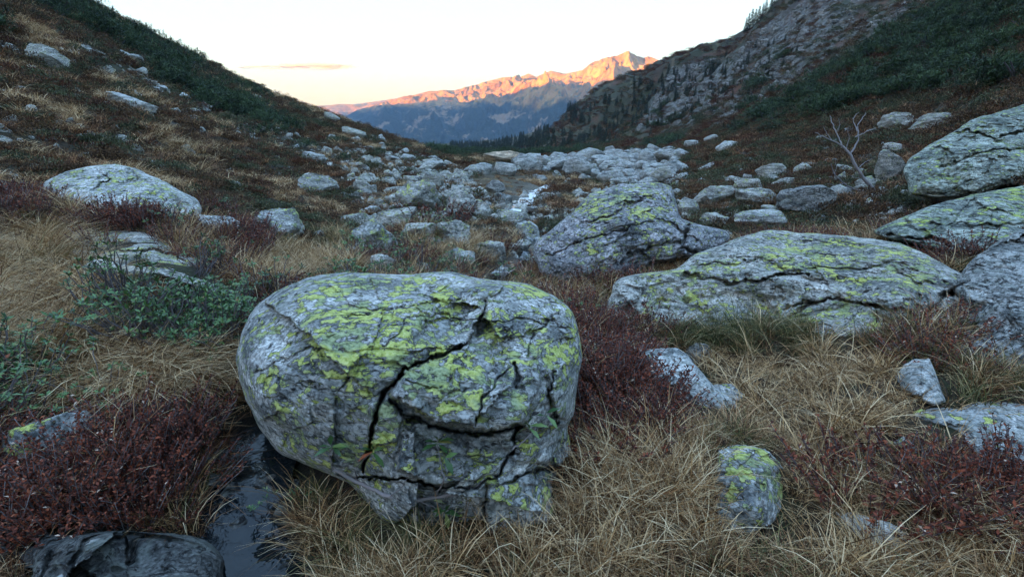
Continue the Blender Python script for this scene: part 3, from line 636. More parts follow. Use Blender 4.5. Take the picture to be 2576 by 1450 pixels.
relief('boulder', [(2268, 1032), (2330, 1018), (2400, 1022), (2440, 1006), (2540, 1004), (2640, 1030), (2700, 1060), (2700, 1230), (2570, 1210), (2490, 1195), (2440, 1130), (2380, 1075), (2300, 1055)],
  [(2290, 1040, 2.75), (2430, 1012, 2.85), (2560, 1010, 2.85), (2460, 1100, 2.52), (2600, 1190, 2.3), (2390, 1065, 2.65), (2660, 1100, 2.5)],
  'pale', 'pale flat-topped stone at the right edge above the dark heather', n=120, back=0.5, rk=0.14, amp=0.03, strat=(0.02, 9, 0.1), lich0=-0.3, lich=[(2490, 1060, 22, 1.0), (2540, 1050, 20, .7)], cat='stone')
relief('boulder', [(-120, 1330), (0, 1322), (150, 1345), (300, 1332), (420, 1342), (520, 1362), (570, 1410), (560, 1560), (-120, 1560)],
  [(0, 1335, 1.84), (-100, 1340, 1.82), (300, 1335, 1.88), (500, 1360, 1.86), (560, 1500, 1.66), (250, 1450, 1.66), (-100, 1500, 1.6)],
  'wet', 'dark wet slab in the bottom left corner beside the water', n=150, back=0.4, rk=0.10, pw=8, amp=0.08, strat=(0.04, 8, 0.3), lich0=-1.0, cell=.18, facet=1.5)

relief('boulder', [(2250, 945), (2275, 915), (2300, 902), (2338, 902), (2352, 935), (2366, 975), (2380, 1010), (2350, 1022), (2300, 1000), (2262, 975)],
  [(2252, 945, 2.85), (2300, 906, 2.9), (2340, 910, 2.85), (2310, 940, 2.72), (2378, 1010, 2.62), (2300, 1000, 2.66)],
  'pale', 'upright pointed pale stone leaning under the dark right boulder', n=70, back=.3, rk=.08, pw=8, amp=.015, strat=(.005, 9, .2), lich0=-1, cell=.15, facet=1.0, cat='stone')
# --- further rocks, each shaped on its own
_ico = {}
def ico(n):
    if n not in _ico:
        bm = bmesh.new(); bmesh.ops.create_icosphere(bm, subdivisions=n, radius=1.0)
        bm.verts.ensure_lookup_table()
        _ico[n] = (np.array([v.co[:] for v in bm.verts]), np.array([[v.index for v in f.verts] for f in bm.faces])); bm.free()
    return _ico[n]
def rock_shape(seed, sub, cuts=24, rough=0.10, dims=(1, 1, 1), sharp=1.0):
    V, Fc = ico(sub); r = np.random.default_rng(seed); P = V.copy()
    P = P * (1 + 0.18 * fbm(V[:, 0] * 1.1 + seed, V[:, 1] * 1.1, V[:, 2] * 1.1, 2))[:, None]
    for k in range(cuts):
        nn = r.normal(size=3) * (1, 1, 0.8); nn /= np.linalg.norm(nn); dd = r.uniform(0.5, 0.82)
        e = np.maximum(0, P @ nn - dd); P = P - nn * (e * sharp)[:, None]
    ax = r.normal(size=3) * (0.5, 0.5, 1); ax /= np.linalg.norm(ax)
    q = P @ ax + 0.08 * fbm(P[:, 0] * 2, P[:, 1] * 2, P[:, 2] * 2 + seed, 2)
    lay = np.abs(((q * r.uniform(3, 6)) % 1) - 0.5) * 2
    P = P * (1 + rough * fbm(P[:, 0] * 2.2 + seed, P[:, 1] * 2.2, P[:, 2] * 2.2, 5, 0.55) + 0.05 * (sstep(0, 0.3, lay) - 0.8))[:, None]
    return P * np.asarray(dims), Fc

def rock_at(X0, Y0, X1, Y1, mat, label, tilt=0, seed=None, sub=4, dep=0.85, lich=0.0, name='boulder', cat='boulder', group=None, sink=0.12, yaw=None):
    """a rock standing on the ground, sized from the width and height it shows"""
    seed = seed if seed is not None else int(X0 * 3 + Y0)
    G = hit((X0 + X1) / 2, Y1 - 0.10 * (Y1 - Y0)); t = axis_depth(G)
    w = (X1 - X0) / F * t / 2; h = (Y1 - Y0) / F * t / 2; dd = max(w * dep, h * 0.8)
    dirv = G[:2] / np.hypot(*G[:2])
    c = np.array([G[0] + dirv[0] * dd * 0.55, G[1] + dirv[1] * dd * 0.55, 0.0])
    k = math.hypot(c[0], c[1])
    ym = (Y0 + Y1) / 2; d = rdir((X0 + X1) / 2, ym); c[2] = 1.5 + k * d[2] / math.hypot(d[0], d[1])
    P, Fc = rock_shape(seed, 5 if (X1 - X0 > 75 and sub == 4) else sub, rough=0.09)
    ext = np.abs(P).max(0); P = P / ext * (w * 1.04, dd, h * 1.12)
    a = math.radians(tilt); ct, st = math.cos(a), math.sin(a)
    P = P @ np.array([[ct, 0, st], [0, 1, 0], [-st, 0, ct]])
    az = math.atan2(dirv[0], dirv[1]); ca, sa = math.cos(-az), math.sin(-az)
    P = P @ np.array([[ca, sa, 0], [-sa, ca, 0], [0, 0, 1]])
    base = np.array([c[0], c[1], c[2] + P[:, 2].min()])
    me = mesh_np(name, P + c - base, Fc, True, [M_ROCK[mat]], {'lich': np.full(len(P), lich)})
    return add(name, me, tuple(base), label, cat, group)

R = rock_at
R(500, 541, 598, 594, 'pale', 'small pale rounded stone just right of the broad green-lichened boulder', -14, lich=-.1)
R(650, 522, 793, 620, 'hero', 'leaning grey boulder with a yellow lichen streak in brown turf left of centre', -24, lich=.0)
R(884, 556, 1008, 650, 'hero', 'large wedge-shaped grey boulder facing front in the middle of the rock group', -16, lich=-.05, seed=71)
R(848, 532, 948, 568, 'slab', 'flat grey boulder at the left end of the middle rock group', 0)
R(945, 518, 1050, 582, 'slab', 'rounded boulder touching the red heather mound from the left', 0)
R(995, 458, 1106, 535, 'hero', 'tall pale boulder crowning the middle rock group', 8, lich=.0)
R(1028, 486, 1106, 528, 'pale', 'smooth pale block set against the tall crowning boulder', 3)
R(1120, 478, 1204, 560, 'slab', 'steep grey boulder behind the red heather mound', -20)
R(1000, 556, 1112, 606, 'slab', 'low arched boulder with grass before it in the middle rock group', 0)
R(1100, 556, 1184, 612, 'slab', 'grey block at the right end of the middle rock group above the grass', -6)
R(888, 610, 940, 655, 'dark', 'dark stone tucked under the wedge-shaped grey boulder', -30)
R(932, 638, 996, 688, 'pale', 'rounded pale stone in the grass right behind the foreground boulder', -18)
R(1025, 657, 1080, 686, 'pale', 'small flat pale stone poking over the crest of the foreground boulder', 0)
R(1112, 626, 1202, 684, 'hero', 'rounded grey boulder with dark patches above the foreground boulder crest', 5, lich=-.2)
R(1000, 632, 1050, 660, 'pale', 'little white stone among reddish grass behind the foreground boulder', 0)
R(1120, 590, 1190, 628, 'slab', 'flat stone under the block at the right end of the middle rock group', -8)
R(1190, 608, 1275, 660, 'slab', 'flat-topped grey stone left of the lower brook pool', -5)
R(1285, 600, 1336, 642, 'slab', 'mossy stone standing by the brook left of the pointed boulder', 0)
R(1225, 530, 1330, 566, 'slab', 'low lichened rock spreading left of the brook bend', -6)
R(1296, 556, 1360, 610, 'hero', 'upright lichened stone at the brook bend beneath dark shrubs', -18)
R(1195, 510, 1242, 542, 'slab', 'rounded stone at the near edge of the boggy meadow', 0)
R(1214, 452, 1280, 492, 'dark', 'dark boulder standing in the boggy brown meadow', 6)
R(1238, 482, 1292, 526, 'dark', 'dark boulder between the boggy meadow and the brook', -20)
R(1290, 668, 1334, 702, 'wet', 'dark flat stone sitting in the brook pool', 4)
R(1245, 672, 1285, 700, 'slab', 'low stone on the left rim of the brook pool', 0)
R(1330, 640, 1375, 680, 'slab', 'small stone at the left foot of the pointed grey boulder', 0)
R(1600, 630, 1680, 690, 'slab', 'broken stone wedged in the gap between the pointed boulder and the long slab', 18)
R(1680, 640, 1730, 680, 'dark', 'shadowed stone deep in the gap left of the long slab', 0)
R(1545, 680, 1570, 704, 'slab', 'left of the two pebbles on the long slab tip', 0, sub=3)
R(1572, 678, 1602, 704, 'slab', 'right of the two pebbles on the long slab tip', 0, sub=3)
R(1800, 578, 1842, 606, 'slab', 'orange-tinged knob at the right tip of the pointed grey boulder', 0)
R(1718, 862, 1795, 912, 'hero', 'small blue-grey stone in the grass below the long slab', 24, lich=-.2)
R(1790, 966, 1862, 1012, 'pale', 'small half-buried stone beside the smooth sloping stone', 0, lich=-.3)
R(2235, 1100, 2312, 1160, 'hero', 'pale lichened stone behind the dark heather bush at right', 4, lich=.1)
R(2105, 1305, 2318, 1390, 'quartz', 'white flat stone lying in the grass at lower right', -5, lich=-1, dep=.55)
R(464, 1050, 560, 1098, 'wet', 'dark flat stone at the edge of the trickle left of the foreground boulder', 0, lich=-1)
R(20, 1040, 245, 1170, 'hero', 'pale lichen-crusted stone half hidden by heather at the lower left', -4, lich=-.2)
R(640, 1195, 700, 1250, 'wet', 'small dark wet stone in the trickle under the foreground boulder', 0, lich=-1)
R(560, 1215, 620, 1262, 'wet', 'dark clod on the left rim of the trickle', 0, lich=-1, sub=3)
R(655, 1105, 700, 1140, 'wet', 'dark stone lapped by the trickle under the boulder flank', 0, lich=-1, sub=3)
R(560, 1310, 640, 1370, 'wet', 'black wet lump splitting the trickle near the bottom edge', 0, lich=-1, sub=3)
R(690, 1260, 760, 1320, 'wet', 'black wet lump on the right rim of the trickle', 0, lich=-1, sub=3)
R(530, 1130, 580, 1165, 'wet', 'small dark stone below the flat stone at the trickle head', 0, lich=-1, sub=3)
R(660, 600, 700, 640, 'slab', 'small stone in the grass below the leaning grey boulder', 0, sub=3)
R(770, 622, 830, 648, 'slab', 'flat bluish stone lying left of the wedge-shaped grey boulder', 0, sub=3)
R(220, 650, 330, 690, 'quartz', 'white quartz lump on the low grey slab', -12, lich=-1, sub=3)
# left slope
R(758, 430, 850, 494, 'hero', 'long grey boulder tipped downhill on the lower left slope', -32, lich=-.1)
R(888, 452, 936, 492, 'slab', 'smaller tipped boulder right of the long downhill boulder', -30)
R(756, 384, 826, 414, 'pale', 'pale outcrop beside a dark green pine bush on the left slope', -8)
R(860, 322, 922, 352, 'slab', 'pale rock near the end of the left crest', -20)
R(80, 122, 168, 178, 'slab', 'large grey outcrop high on the left slope', -28)
R(290, 128, 330, 148, 'pale', 'left of the twin pale rocks under the pine belt', -6, sub=3)
R(318, 138, 358, 160, 'pale', 'right of the twin pale rocks under the pine belt', -12, sub=3)
R(285, 244, 398, 288, 'pale', 'flat pale slab in the middle of the left slope', -12)
R(394, 214, 426, 228, 'pale', 'small white rock beside the stony strip on the left slope', -6, sub=3)
R(446, 234, 478, 256, 'pale', 'knobbly pale rock below the pine belt on the left slope', 0, sub=3)
R(622, 238, 662, 250, 'slab', 'flat rock lying on the left skyline', -14, sub=3)
R(1060, 432, 1112, 474, 'slab', 'rounded boulder at the foot of the left slope', -10)
R(1012, 440, 1050, 466, 'slab', 'low rock just left of the rounded boulder at the slope foot', -14, sub=3)
R(960, 446, 1002, 474, 'slab', 'pale rock above the middle rock group', -10, sub=3)
R(970, 470, 1020, 490, 'slab', 'flat rock above and left of the tall crowning boulder', -5, sub=3)
R(815, 284, 855, 312, 'slab', 'domed rock on the left skyline before the blue range', -24, sub=3)
# right slope
R(1738, 462, 1848, 524, 'slab', 'large grey boulder right of the pointed boulder top', 10)
R(1845, 448, 1920, 490, 'slab', 'flat-topped boulder above the large grey boulder at right', 4)
R(1900, 412, 1980, 454, 'slab', 'rounded pale boulder on the green right slope', 0)
R(1996, 412, 2040, 446, 'slab', 'upright pale stone right of the rounded pale boulder', 14, sub=3)
R(1850, 474, 1960, 530, 'slab', 'fractured grey boulder in the right rock cluster', 6)
R(1848, 516, 1978, 580, 'hero', 'front boulder of the right rock cluster above the long slab', 0, lich=-.15)
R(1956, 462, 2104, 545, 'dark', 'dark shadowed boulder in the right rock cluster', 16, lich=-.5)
R(2192, 380, 2262, 466, 'slab', 'knobbly boulder left of the big rounded upper right boulder', 5)
R(2205, 286, 2282, 338, 'slab', 'dull rock half sunk in the upper right slope', 14)
R(2292, 286, 2392, 334, 'slab', 'layered rock on the upper right slope above the big rounded boulder', 20)
R(2150, 440, 2200, 484, 'slab', 'rock at the foot of the bare dead tree', 0, sub=3)
R(2100, 470, 2140, 500, 'dark', 'dark low rock left of the dead tree foot', 0, sub=3)
R(1700, 500, 1760, 548, 'slab', 'rock in the shrubs at the shoulder of the pointed boulder', 0)
R(1760, 535, 1830, 575, 'slab', 'low grey rock behind the tail of the pointed boulder', 6)
R(1628, 422, 1690, 464, 'slab', 'large scree boulder right above the pointed boulder', 14)
R(1720, 350, 1762, 372, 'pale', 'white rock at the upper end of the scree', 0, sub=3)
R(1770, 338, 1806, 362, 'pale', 'pale rock on the slope above the small pine bush', 10, sub=3)
R(1800, 355, 1860, 385, 'pale', 'cluster of pale rock right of the small pine bush', 8, sub=3)
R(1750, 412, 1800, 430, 'pale', 'slanting pale rock on the green slope right of the scree', 30, sub=3)
# scree giants
for X0, Y0, X1, Y1, l in [(1184, 408, 1242, 442, 'dark grey boulder at the far edge of the boggy meadow'), (1244, 410, 1304, 446, 'large boulder right of the dark one at the far meadow edge'), (1366, 402, 1432, 436, 'big block at the left end of the scree'), (1478, 386, 1562, 416, 'long dark block on the top of the scree'), (1504, 370, 1572, 398, 'rounded block crowning the scree skyline'), (1582, 370, 1622, 402, 'peaked block on the scree skyline'), (1430, 392, 1474, 414, 'pale block left of the crowning scree block'), (1545, 425, 1610, 455, 'large pale block low in the scree'), (1345, 440, 1376, 460, 'dark stone beside the head of the bright brook')]:
    R(X0, Y0, X1, Y1, 'scree', l, int(rng.integers(-15, 15)), sub=3, lich=-.2)

# --- many smaller stones: shared shapes, every larger stone its own object
def shared(seed, sub, mat, cuts=12):
    P, Fc = rock_shape(seed, sub, cuts=cuts + 8, rough=0.10); P = P / np.abs(P).max(0)
    return mesh_np('stone', P, Fc, True, [M_ROCK[mat]], {'lich': np.full(len(P), -.1)})
SCREE_ME = [shared(200 + k, 3, 'scree', 18) for k in range(8)]
SLOPE_ME = [shared(300 + k, 3, 'slab', 14) for k in range(6)]
LAND = [(858, 408, 'round pine bush of the left slope'), (804, 462, 'long boulder tipped downhill'), (720, 570, 'leaning boulder with the yellow streak'), (945, 600, 'wedge-shaped boulder'), (1050, 495, 'tall crowning boulder'), (1110, 530, 'red heather mound'), (1155, 655, 'dark-patched rounded boulder'), (1340, 490, 'bright brook'), (1250, 470, 'dark boulder of the boggy meadow'), (1230, 635, 'flat-topped stone by the brook pool'), (1330, 580, 'upright stone at the brook bend'), (1215, 425, 'dark boulder at the far meadow edge'), (1086, 453, 'rounded boulder at the slope foot'), (345, 266, 'flat pale slab of the left slope'), (460, 245, 'knobbly pale rock'), (340, 145, 'twin pale rocks'), (125, 150, 'high left outcrop'), (890, 338, 'pale rock by the left crest'), (790, 400, 'pale outcrop'), (640, 345, 'flat pine bush under the belt'),
        (1795, 492, 'large grey boulder of the right slope'), (1940, 432, 'rounded pale boulder of the right slope'), (2018, 430, 'upright pale stone'), (2030, 505, 'dark shadowed boulder'), (2228, 425, 'knobbly boulder'), (2340, 310, 'layered rock'), (1742, 385, 'small pine bush by the scree'), (2240, 312, 'half sunk rock'), (2140, 400, 'dead tree'), (1912, 550, 'front boulder of the right cluster'), (985, 665, 'rounded pale stone'), (1050, 672, 'small flat pale stone'), (800, 635, 'flat bluish stone'), (690, 620, 'small stone under the leaning boulder'),
        (1274, 428, 'large boulder at the far meadow edge'), (1399, 420, 'big block at the left end of the scree'), (1520, 402, 'long dark block on the scree'), (1538, 385, 'rounded block crowning the scree'), (1602, 387, 'peaked block of the scree skyline'), (1452, 404, 'pale block of the scree'), (1578, 440, 'large pale block low in the scree'), (1660, 444, 'large scree boulder above the pointed boulder')]
SEEN = {}
def near_label(X, Y, px, what, tail=''):
    """describe a small stone by its size and by the landmark it lies beside"""
    ds = [math.hypot(X - a, (Y - b_) * 1.3) for a, b_, _ in LAND]; i = int(np.argmin(ds)); a, b_, nm = LAND[i]
    dx, dy = X - a, (Y - b_) * 1.3
    side = ('right of' if dx > 0 else 'left of') if abs(dx) > abs(dy) else ('below' if dy > 0 else 'above')
    if abs(dx) > .45 * abs(dy) and abs(dy) > .45 * abs(dx): side = ('below and ' if dy > 0 else 'above and ') + ('right of' if dx > 0 else 'left of')
    sz = 'tiny' if px < 6 else 'small' if px < 9 else 'middling' if px < 13 else 'larger'
    dist = 'just ' if ds[i] < 35 else 'well ' if ds[i] > 85 else ''
    return ' '.join(f'{sz} {what} {dist}{side} the {nm}'.split()[:16])
def place_stone(me, X, Y, size, label, group, flat=0.7, name='stone'):
    G = hit(X, Y); s = size
    add(name, me, (G[0], G[1], G[2] + s * flat * 0.3), label, 'stone', group, rot=(rng.uniform(-.35, .35), rng.uniform(-.35, .35), rng.uniform(0, 6.28)), scale=(s * rng.uniform(.8, 1.3), s * rng.uniform(.6, 1.1), s * flat * rng.uniform(.6, 1.2)))
def near_wet(X, Y, px):
    w = ['topmost', 'upper', 'middle', 'lower', 'bottommost'][int(np.clip((Y - 1090) / 70, 0, 4))]; h = 'left rim' if X < 580 else 'right rim' if X > 670 else 'middle'
    return f"{'big' if px > 27 else 'mid sized' if px > 20 else 'little'} black wet stone at the {h} of the {w} trickle"
RUB = []                              # rubble too small and too many to count
def strew(n, n_own, draw, pxs, what, group, flat, pick):
    L = []
    while len(L) < n:
        p_ = draw()
        if p_ is None: continue
        px = float(np.clip(rng.lognormal(*pxs[:2]), pxs[2], pxs[3])) * pxs[4](p_); L.append((px, *p_))
    L.sort(reverse=True)
    for i, (px, X, Y) in enumerate(L):
        if i < n_own:
            t = axis_depth(hit(X, Y)); place_stone(pick(i), X, Y, px / F * t, near_label(X, Y, px, what) if group[1] else group[2], group[0], flat)
        else:
            G = hit(X, Y); RUB.append((G[0], G[1], G[2], px / F * axis_depth(G)))
def d_scree():
    X, Y = rng.uniform(1300, 1725), rng.uniform(370, 472); return (X, Y) if inpoly(np.array(X), np.array(Y), SCREE) else None
strew(330, 135, d_scree, (2.3, .6, 4, 38, lambda p_: .75 + (p_[1] - 372) / 150), 'pale angular scree stone', ('loose stones of the scree field', True, 'pale angular stone in the scree field beyond the pointed boulder'), .75, lambda i: SCREE_ME[i % 8])
def d_foot():
    X, Y = rng.uniform(860, 1360), rng.uniform(345, 560)
    if inpoly(np.array(X), np.array(Y), MEADOW) and rng.random() < .97: return None
    return None if (Y < 372 + (X - 1050) * .32 + 14 or rng.random() > .2 + .8 * np.exp(-((X - 1130) / 140) ** 2)) else (X, Y)
strew(1250, 55, d_foot, (1.95, .6, 3, 28, lambda p_: 1), 'grey stone', ('stones strewn on the foot of the left slope', True), .6, lambda i: SLOPE_ME[i % 6] if i % 2 else SCREE_ME[i % 8])
def d_right():
    X, Y = rng.uniform(1700, 2300), rng.uniform(300, 560)
    return None if (Y < 470 - (X - 1700) * .35 or rng.random() > .3 + .7 * np.exp(-((Y - 490) / 45) ** 2)) else (X, Y)
strew(620, 38, d_right, (1.9, .6, 3.5, 26, lambda p_: 1), 'grey stone', ('stones scattered on the right slope', True), .65, lambda i: SLOPE_ME[i % 6])
def d_strip():
    X, Y = rng.uniform(60, 1000), rng.uniform(110, 480)
    return (X, Y) if pldist(np.array(X), np.array(Y), [(180, 130), (420, 230), (600, 300), (760, 370), (1000, 420)]) < 24 + 18 * rng.random() else None
strew(380, 34, d_strip, (1.6, .5, 2.5, 14, lambda p_: 1), 'pale stone', ('stones on the strip across the left slope', True), .45, lambda i: SCREE_ME[i % 8])
def d_mid():
    X, Y = rng.uniform(760, 1370), rng.uniform(575, 700)
    return None if axis_depth(hit(X, Y)) < 3.5 else (X, Y)
strew(260, 38, d_mid, (2.0, .5, 4, 22, lambda p_: 1), 'stone in the grass', ('small stones behind the foreground boulder', True), .7, lambda i: SLOPE_ME[i % 6] if i % 3 else SCREE_ME[i % 8])
def d_bank():
    X, Y = rng.uniform(1290, 1720), rng.uniform(440, 560)
    if inpoly(np.array(X), np.array(Y), MEADOW): return None
    return None if pldist(np.array(X), np.array(Y), [(1385, 452), (1318, 500), (1330, 560)]) < 14 else (X, Y)
strew(260, 0, d_bank, (1.9, .6, 3, 20, lambda p_: 1), 'stone', ('', False, ''), .6, lambda i: SLOPE_ME[i % 6])
def d_hill():
    X, Y = rng.uniform(0, 900), rng.uniform(110, 470)
    return None if (inpoly(np.array(X), np.array(Y), PINE_L) or Y < 60 + X * .33) else (X, Y)
strew(190, 0, d_hill, (2.1, .6, 3, 20, lambda p_: 1), 'stone', ('', False, ''), .5, lambda i: SLOPE_ME[i % 6])
# broken black rock in the bed of the trickle
WETM = [shared(400 + k, 3, 'wet', 18) for k in range(4)]
for i, (X, Y, px) in enumerate([(585, 1160, 20), (610, 1245, 26), (540, 1215, 24), (690, 1180, 22), (560, 1285, 30), (655, 1300, 24), (610, 1340, 34), (690, 1370, 30), (545, 1350, 22), (640, 1420, 36), (720, 1430, 26), (590, 1420, 26), (655, 1240, 16), (520, 1165, 18), (600, 1110, 16), (745, 1225, 22), (780, 1290, 24)]):
    G = hit(X, Y); place_stone(WETM[i % 4], X, Y, px / F * axis_depth(G), near_wet(X, Y, px), 'black stones in the trickle', .55)
# the crumbly tan knoll at the mouth of the valley
M_ROCK['tan'] = rock_mat('tan earth and rock', 1.5, -.3, .3, -.02, .1, .2, (1.0, .78, .58))
R(1212, 380, 1308, 414, 'tan', 'crumbly tan knoll at the mouth of the valley', 0, sub=4, lich=-1, name='knoll', cat='knoll', dep=.6)
R(1278, 400, 1303, 410, 'quartz', 'white slab at the foot of the crumbly tan knoll', 0, sub=3, lich=-1)

# ------------------------------------------------------------------ water
m_wat, nt = new_mat('running water'); b = NB(nt); p = b.pos()
fo = b.mapr(b.math('ADD', b.noise(b.pos(sc=(1, .3, 1)), 1.6, 8, 0.72, 1.2), b.math('MULTIPLY', b.attr('foam'), 0.20)), 0.54, 0.86)
col = b.mix(fo, (0.006, 0.009, 0.011), (0.75, 0.78, 0.80))
nrm = b.bump(b.noise(p, 6, 4, 0.55, 0.5), 0.22, 0.05)
b.out(b.bsdf(col, b.math('ADD', 0.02, b.math('MULTIPLY', fo, 0.5)), nrm, 0.38))
def ribbon(name, PL, widths, lift, foam, label, smoothn=10):
    PL = np.asarray(PL, float); u = np.linspace(0, len(PL) - 1, smoothn * len(PL)); i = np.arange(len(PL))
    cx = np.interp(u, i, PL[:, 0]); cyy = np.interp(u, i, PL[:, 1]); w = np.interp(u, i, widths); fm = np.interp(u, i, foam)
    cx = np.convolve(np.pad(cx, 4, 'edge'), np.ones(9) / 9, 'valid'); cyy = np.convolve(np.pad(cyy, 4, 'edge'), np.ones(9) / 9, 'valid')
    tx, ty = np.gradient(cx), np.gradient(cyy); l = np.hypot(tx, ty) + 1e-9; nx, ny = -ty / l, tx / l
    cr = np.linspace(-1, 1, 9); z0 = Z(cx, cyy) + lift
    z0 = np.minimum.accumulate(z0[::-1])[::-1] if False else z0
    z0 = np.convolve(np.pad(z0, 3, 'edge'), np.ones(7) / 7, 'valid')
    ww = w * (1 + 0.35 * pn(u * 1.7, 0.5, 2.2))
    VX = cx[:, None] + nx[:, None] * cr * ww[:, None]; VY = cyy[:, None] + ny[:, None] * cr * ww[:, None]
    VZ = np.repeat(z0[:, None], 9, 1) + 0.01 * pn(VX * 5, VY * 5, 1.0)
    add(name, mesh_np(name, np.stack([VX, VY, VZ], -1).reshape(-1, 3), grid_faces(len(u), 9)[:, ::-1], True, [m_wat], {'foam': np.repeat(fm, 9)}), kind='structure', label=label)
nb = len(BROOKW); dpt = np.hypot(BROOKW[:, 0], BROOKW[:, 1])
bw = np.array([22, 24, 30, 30, 26, 30, 30, 26, 22, 28, 40, 40]) / F * dpt * 0.62
ribbon('brook', BROOKW, bw, 0.10, [1.2, 1.2, 1.3, 1.2, 1.1, .9, .7, .5, .4, .6, .8, .3], 'bright shallow brook running down the valley floor')
rw = np.array([.16, .2, .24, .24, .22, .24, .24])
ribbon('stream_pool', RILLW, rw * 0.72, 0.05, [-.8] * 7, 'dark trickle of water reflecting the sky beside the foreground boulder')

# ------------------------------------------------------------------ plants: source meshes
M_TAN = leaf_mat('dry blond grass', [(0.0, (0.05, 0.022, 0.010)), (0.3, (0.28, 0.15, 0.060)), (0.65, (0.66, 0.42, 0.20)), (1.0, (0.90, 0.70, 0.44))], 0.25, 0.7)
M_RUS = leaf_mat('russet grass', [(0.0, (0.03, 0.012, 0.006)), (0.4, (0.15, 0.06, 0.026)), (0.75, (0.36, 0.17, 0.075)), (1.0, (0.60, 0.36, 0.19))], 0.25, 0.7)
M_OLI = leaf_mat('olive grass', [(0.0, (0.03, 0.04, 0.012)), (0.45, (0.08, 0.085, 0.025)), (0.8, (0.19, 0.16, 0.06)), (1.0, (0.34, 0.27, 0.12))], 0.25, 0.65)
M_HEA = leaf_mat('dark red heather', [(0.0, (0.026, 0.008, 0.005)), (0.4, (0.11, 0.024, 0.013)), (0.75, (0.27, 0.065, 0.028)), (0.97, (0.30, 0.10, 0.045)), (1.0, (0.55, 0.40, 0.30))], 0.1, 0.75)
M_STEM = leaf_mat('woody stem', [(0.0, (0.05, 0.042, 0.045)), (0.6, (0.14, 0.12, 0.125)), (1.0, (0.30, 0.27, 0.27))], 0.0, 0.85)
M_RHO = leaf_mat('leathery green leaf', [(0.0, (0.016, 0.038, 0.014)), (0.4, (0.046, 0.11, 0.032)), (0.8, (0.12, 0.22, 0.065)), (0.95, (0.20, 0.21, 0.06)), (1.0, (0.30, 0.08, 0.03))], 0.12, 0.42, 0.25, 0.5)
M_HBR = leaf_mat('brown heath', [(0.0, (0.016, 0.009, 0.005)), (0.5, (0.085, 0.045, 0.023)), (0.85, (0.18, 0.10, 0.048)), (1.0, (0.30, 0.19, 0.095))], 0.15, 0.8)
M_HGR = leaf_mat('grey green heath', [(0.0, (0.010, 0.014, 0.008)), (0.5, (0.055, 0.062, 0.028)), (0.85, (0.125, 0.13, 0.06)), (1.0, (0.22, 0.205, 0.12))], 0.15, 0.7)
M_HRU = leaf_mat('rust red heath', [(0.0, (0.02, 0.008, 0.005)), (0.5, (0.08, 0.028, 0.015)), (1.0, (0.19, 0.08, 0.035))], 0.15, 0.8)
M_PIN = leaf_mat('pine needles', [(0.0, (0.006, 0.012, 0.006)), (0.4, (0.024, 0.046, 0.018)), (0.8, (0.065, 0.105, 0.036)), (1.0, (0.12, 0.14, 0.05))], 0.1, 0.65)
M_SPR = leaf_mat('spruce needles', [(0.0, (0.008, 0.014, 0.010)), (0.6, (0.020, 0.034, 0.020)), (1.0, (0.045, 0.060, 0.032))], 0.1, 0.7)

def blade_mesh(name, n, Lr, spread, lean, width, mat, seed, droop=(0.2, 0.7), bias=(0, 0), segs=4, vr=(0.0, 1.0), rnd=1.0):
    r = np.random.default_rng(seed)
    L = r.uniform(*Lr, n) * r.uniform(0.7, 1.0, n); a = r.uniform(0, 2 * np.pi, n); rr = spread * np.sqrt(r.uniform(0, 1, n))
    ra = r.uniform(0, 2 * np.pi, n); root = np.stack([rr * np.cos(ra), rr * np.sin(ra), np.full(n, -0.02)], 1)
    le = np.abs(r.normal(lean, lean * 0.45, n)); dr = r.uniform(*droop, n)
    dx, dy = np.cos(a) + bias[0], np.sin(a) + bias[1]; l = np.hypot(dx, dy) + 1e-6; dx, dy = dx / l, dy / l
    s = np.linspace(0, 1, segs + 1)[None]
    hor = L[:, None] * (np.sin(le)[:, None] * s + dr[:, None] * s ** 2 * 0.75)
    ver = L[:, None] * (np.cos(le)[:, None] * s - dr[:, None] * s ** 2.4 * 0.6)
    sw = (r.normal(0, 0.10, n) * L)[:, None] * s ** 2
    C = root[:, None, :] + np.stack([hor * dx[:, None] - sw * dy[:, None], hor * dy[:, None] + sw * dx[:, None], ver], -1)
    wv = width * r.uniform(.6, 1.5, n)[:, None] * (1 - s ** 1.6 * 0.85) * 0.5
    tw = r.uniform(0, np.pi, n); px, py = np.cos(tw), np.sin(tw)
    W = np.stack([wv * px[:, None], wv * py[:, None], 0 * wv], -1)
    V = np.stack([C - W, C + W], 2).reshape(-1, 3)
    k = np.arange(n)[:, None] * (segs + 1) * 2 + np.arange(segs)[None] * 2
    Fq = np.stack([k, k + 1, k + 3, k + 2], -1).reshape(-1, 4)
    bright = r.random(n) < .36
    vb = np.where(bright, r.uniform(.72, 1.0, n), r.beta(1.3, 2.4, n) * .75); vb = vr[0] + (vr[1] - vr[0]) * vb
    v = np.repeat(vb, (segs + 1) * 2)
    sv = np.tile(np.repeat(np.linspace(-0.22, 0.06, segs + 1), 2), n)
    return V, Fq, np.clip(v + sv, 0, 1)

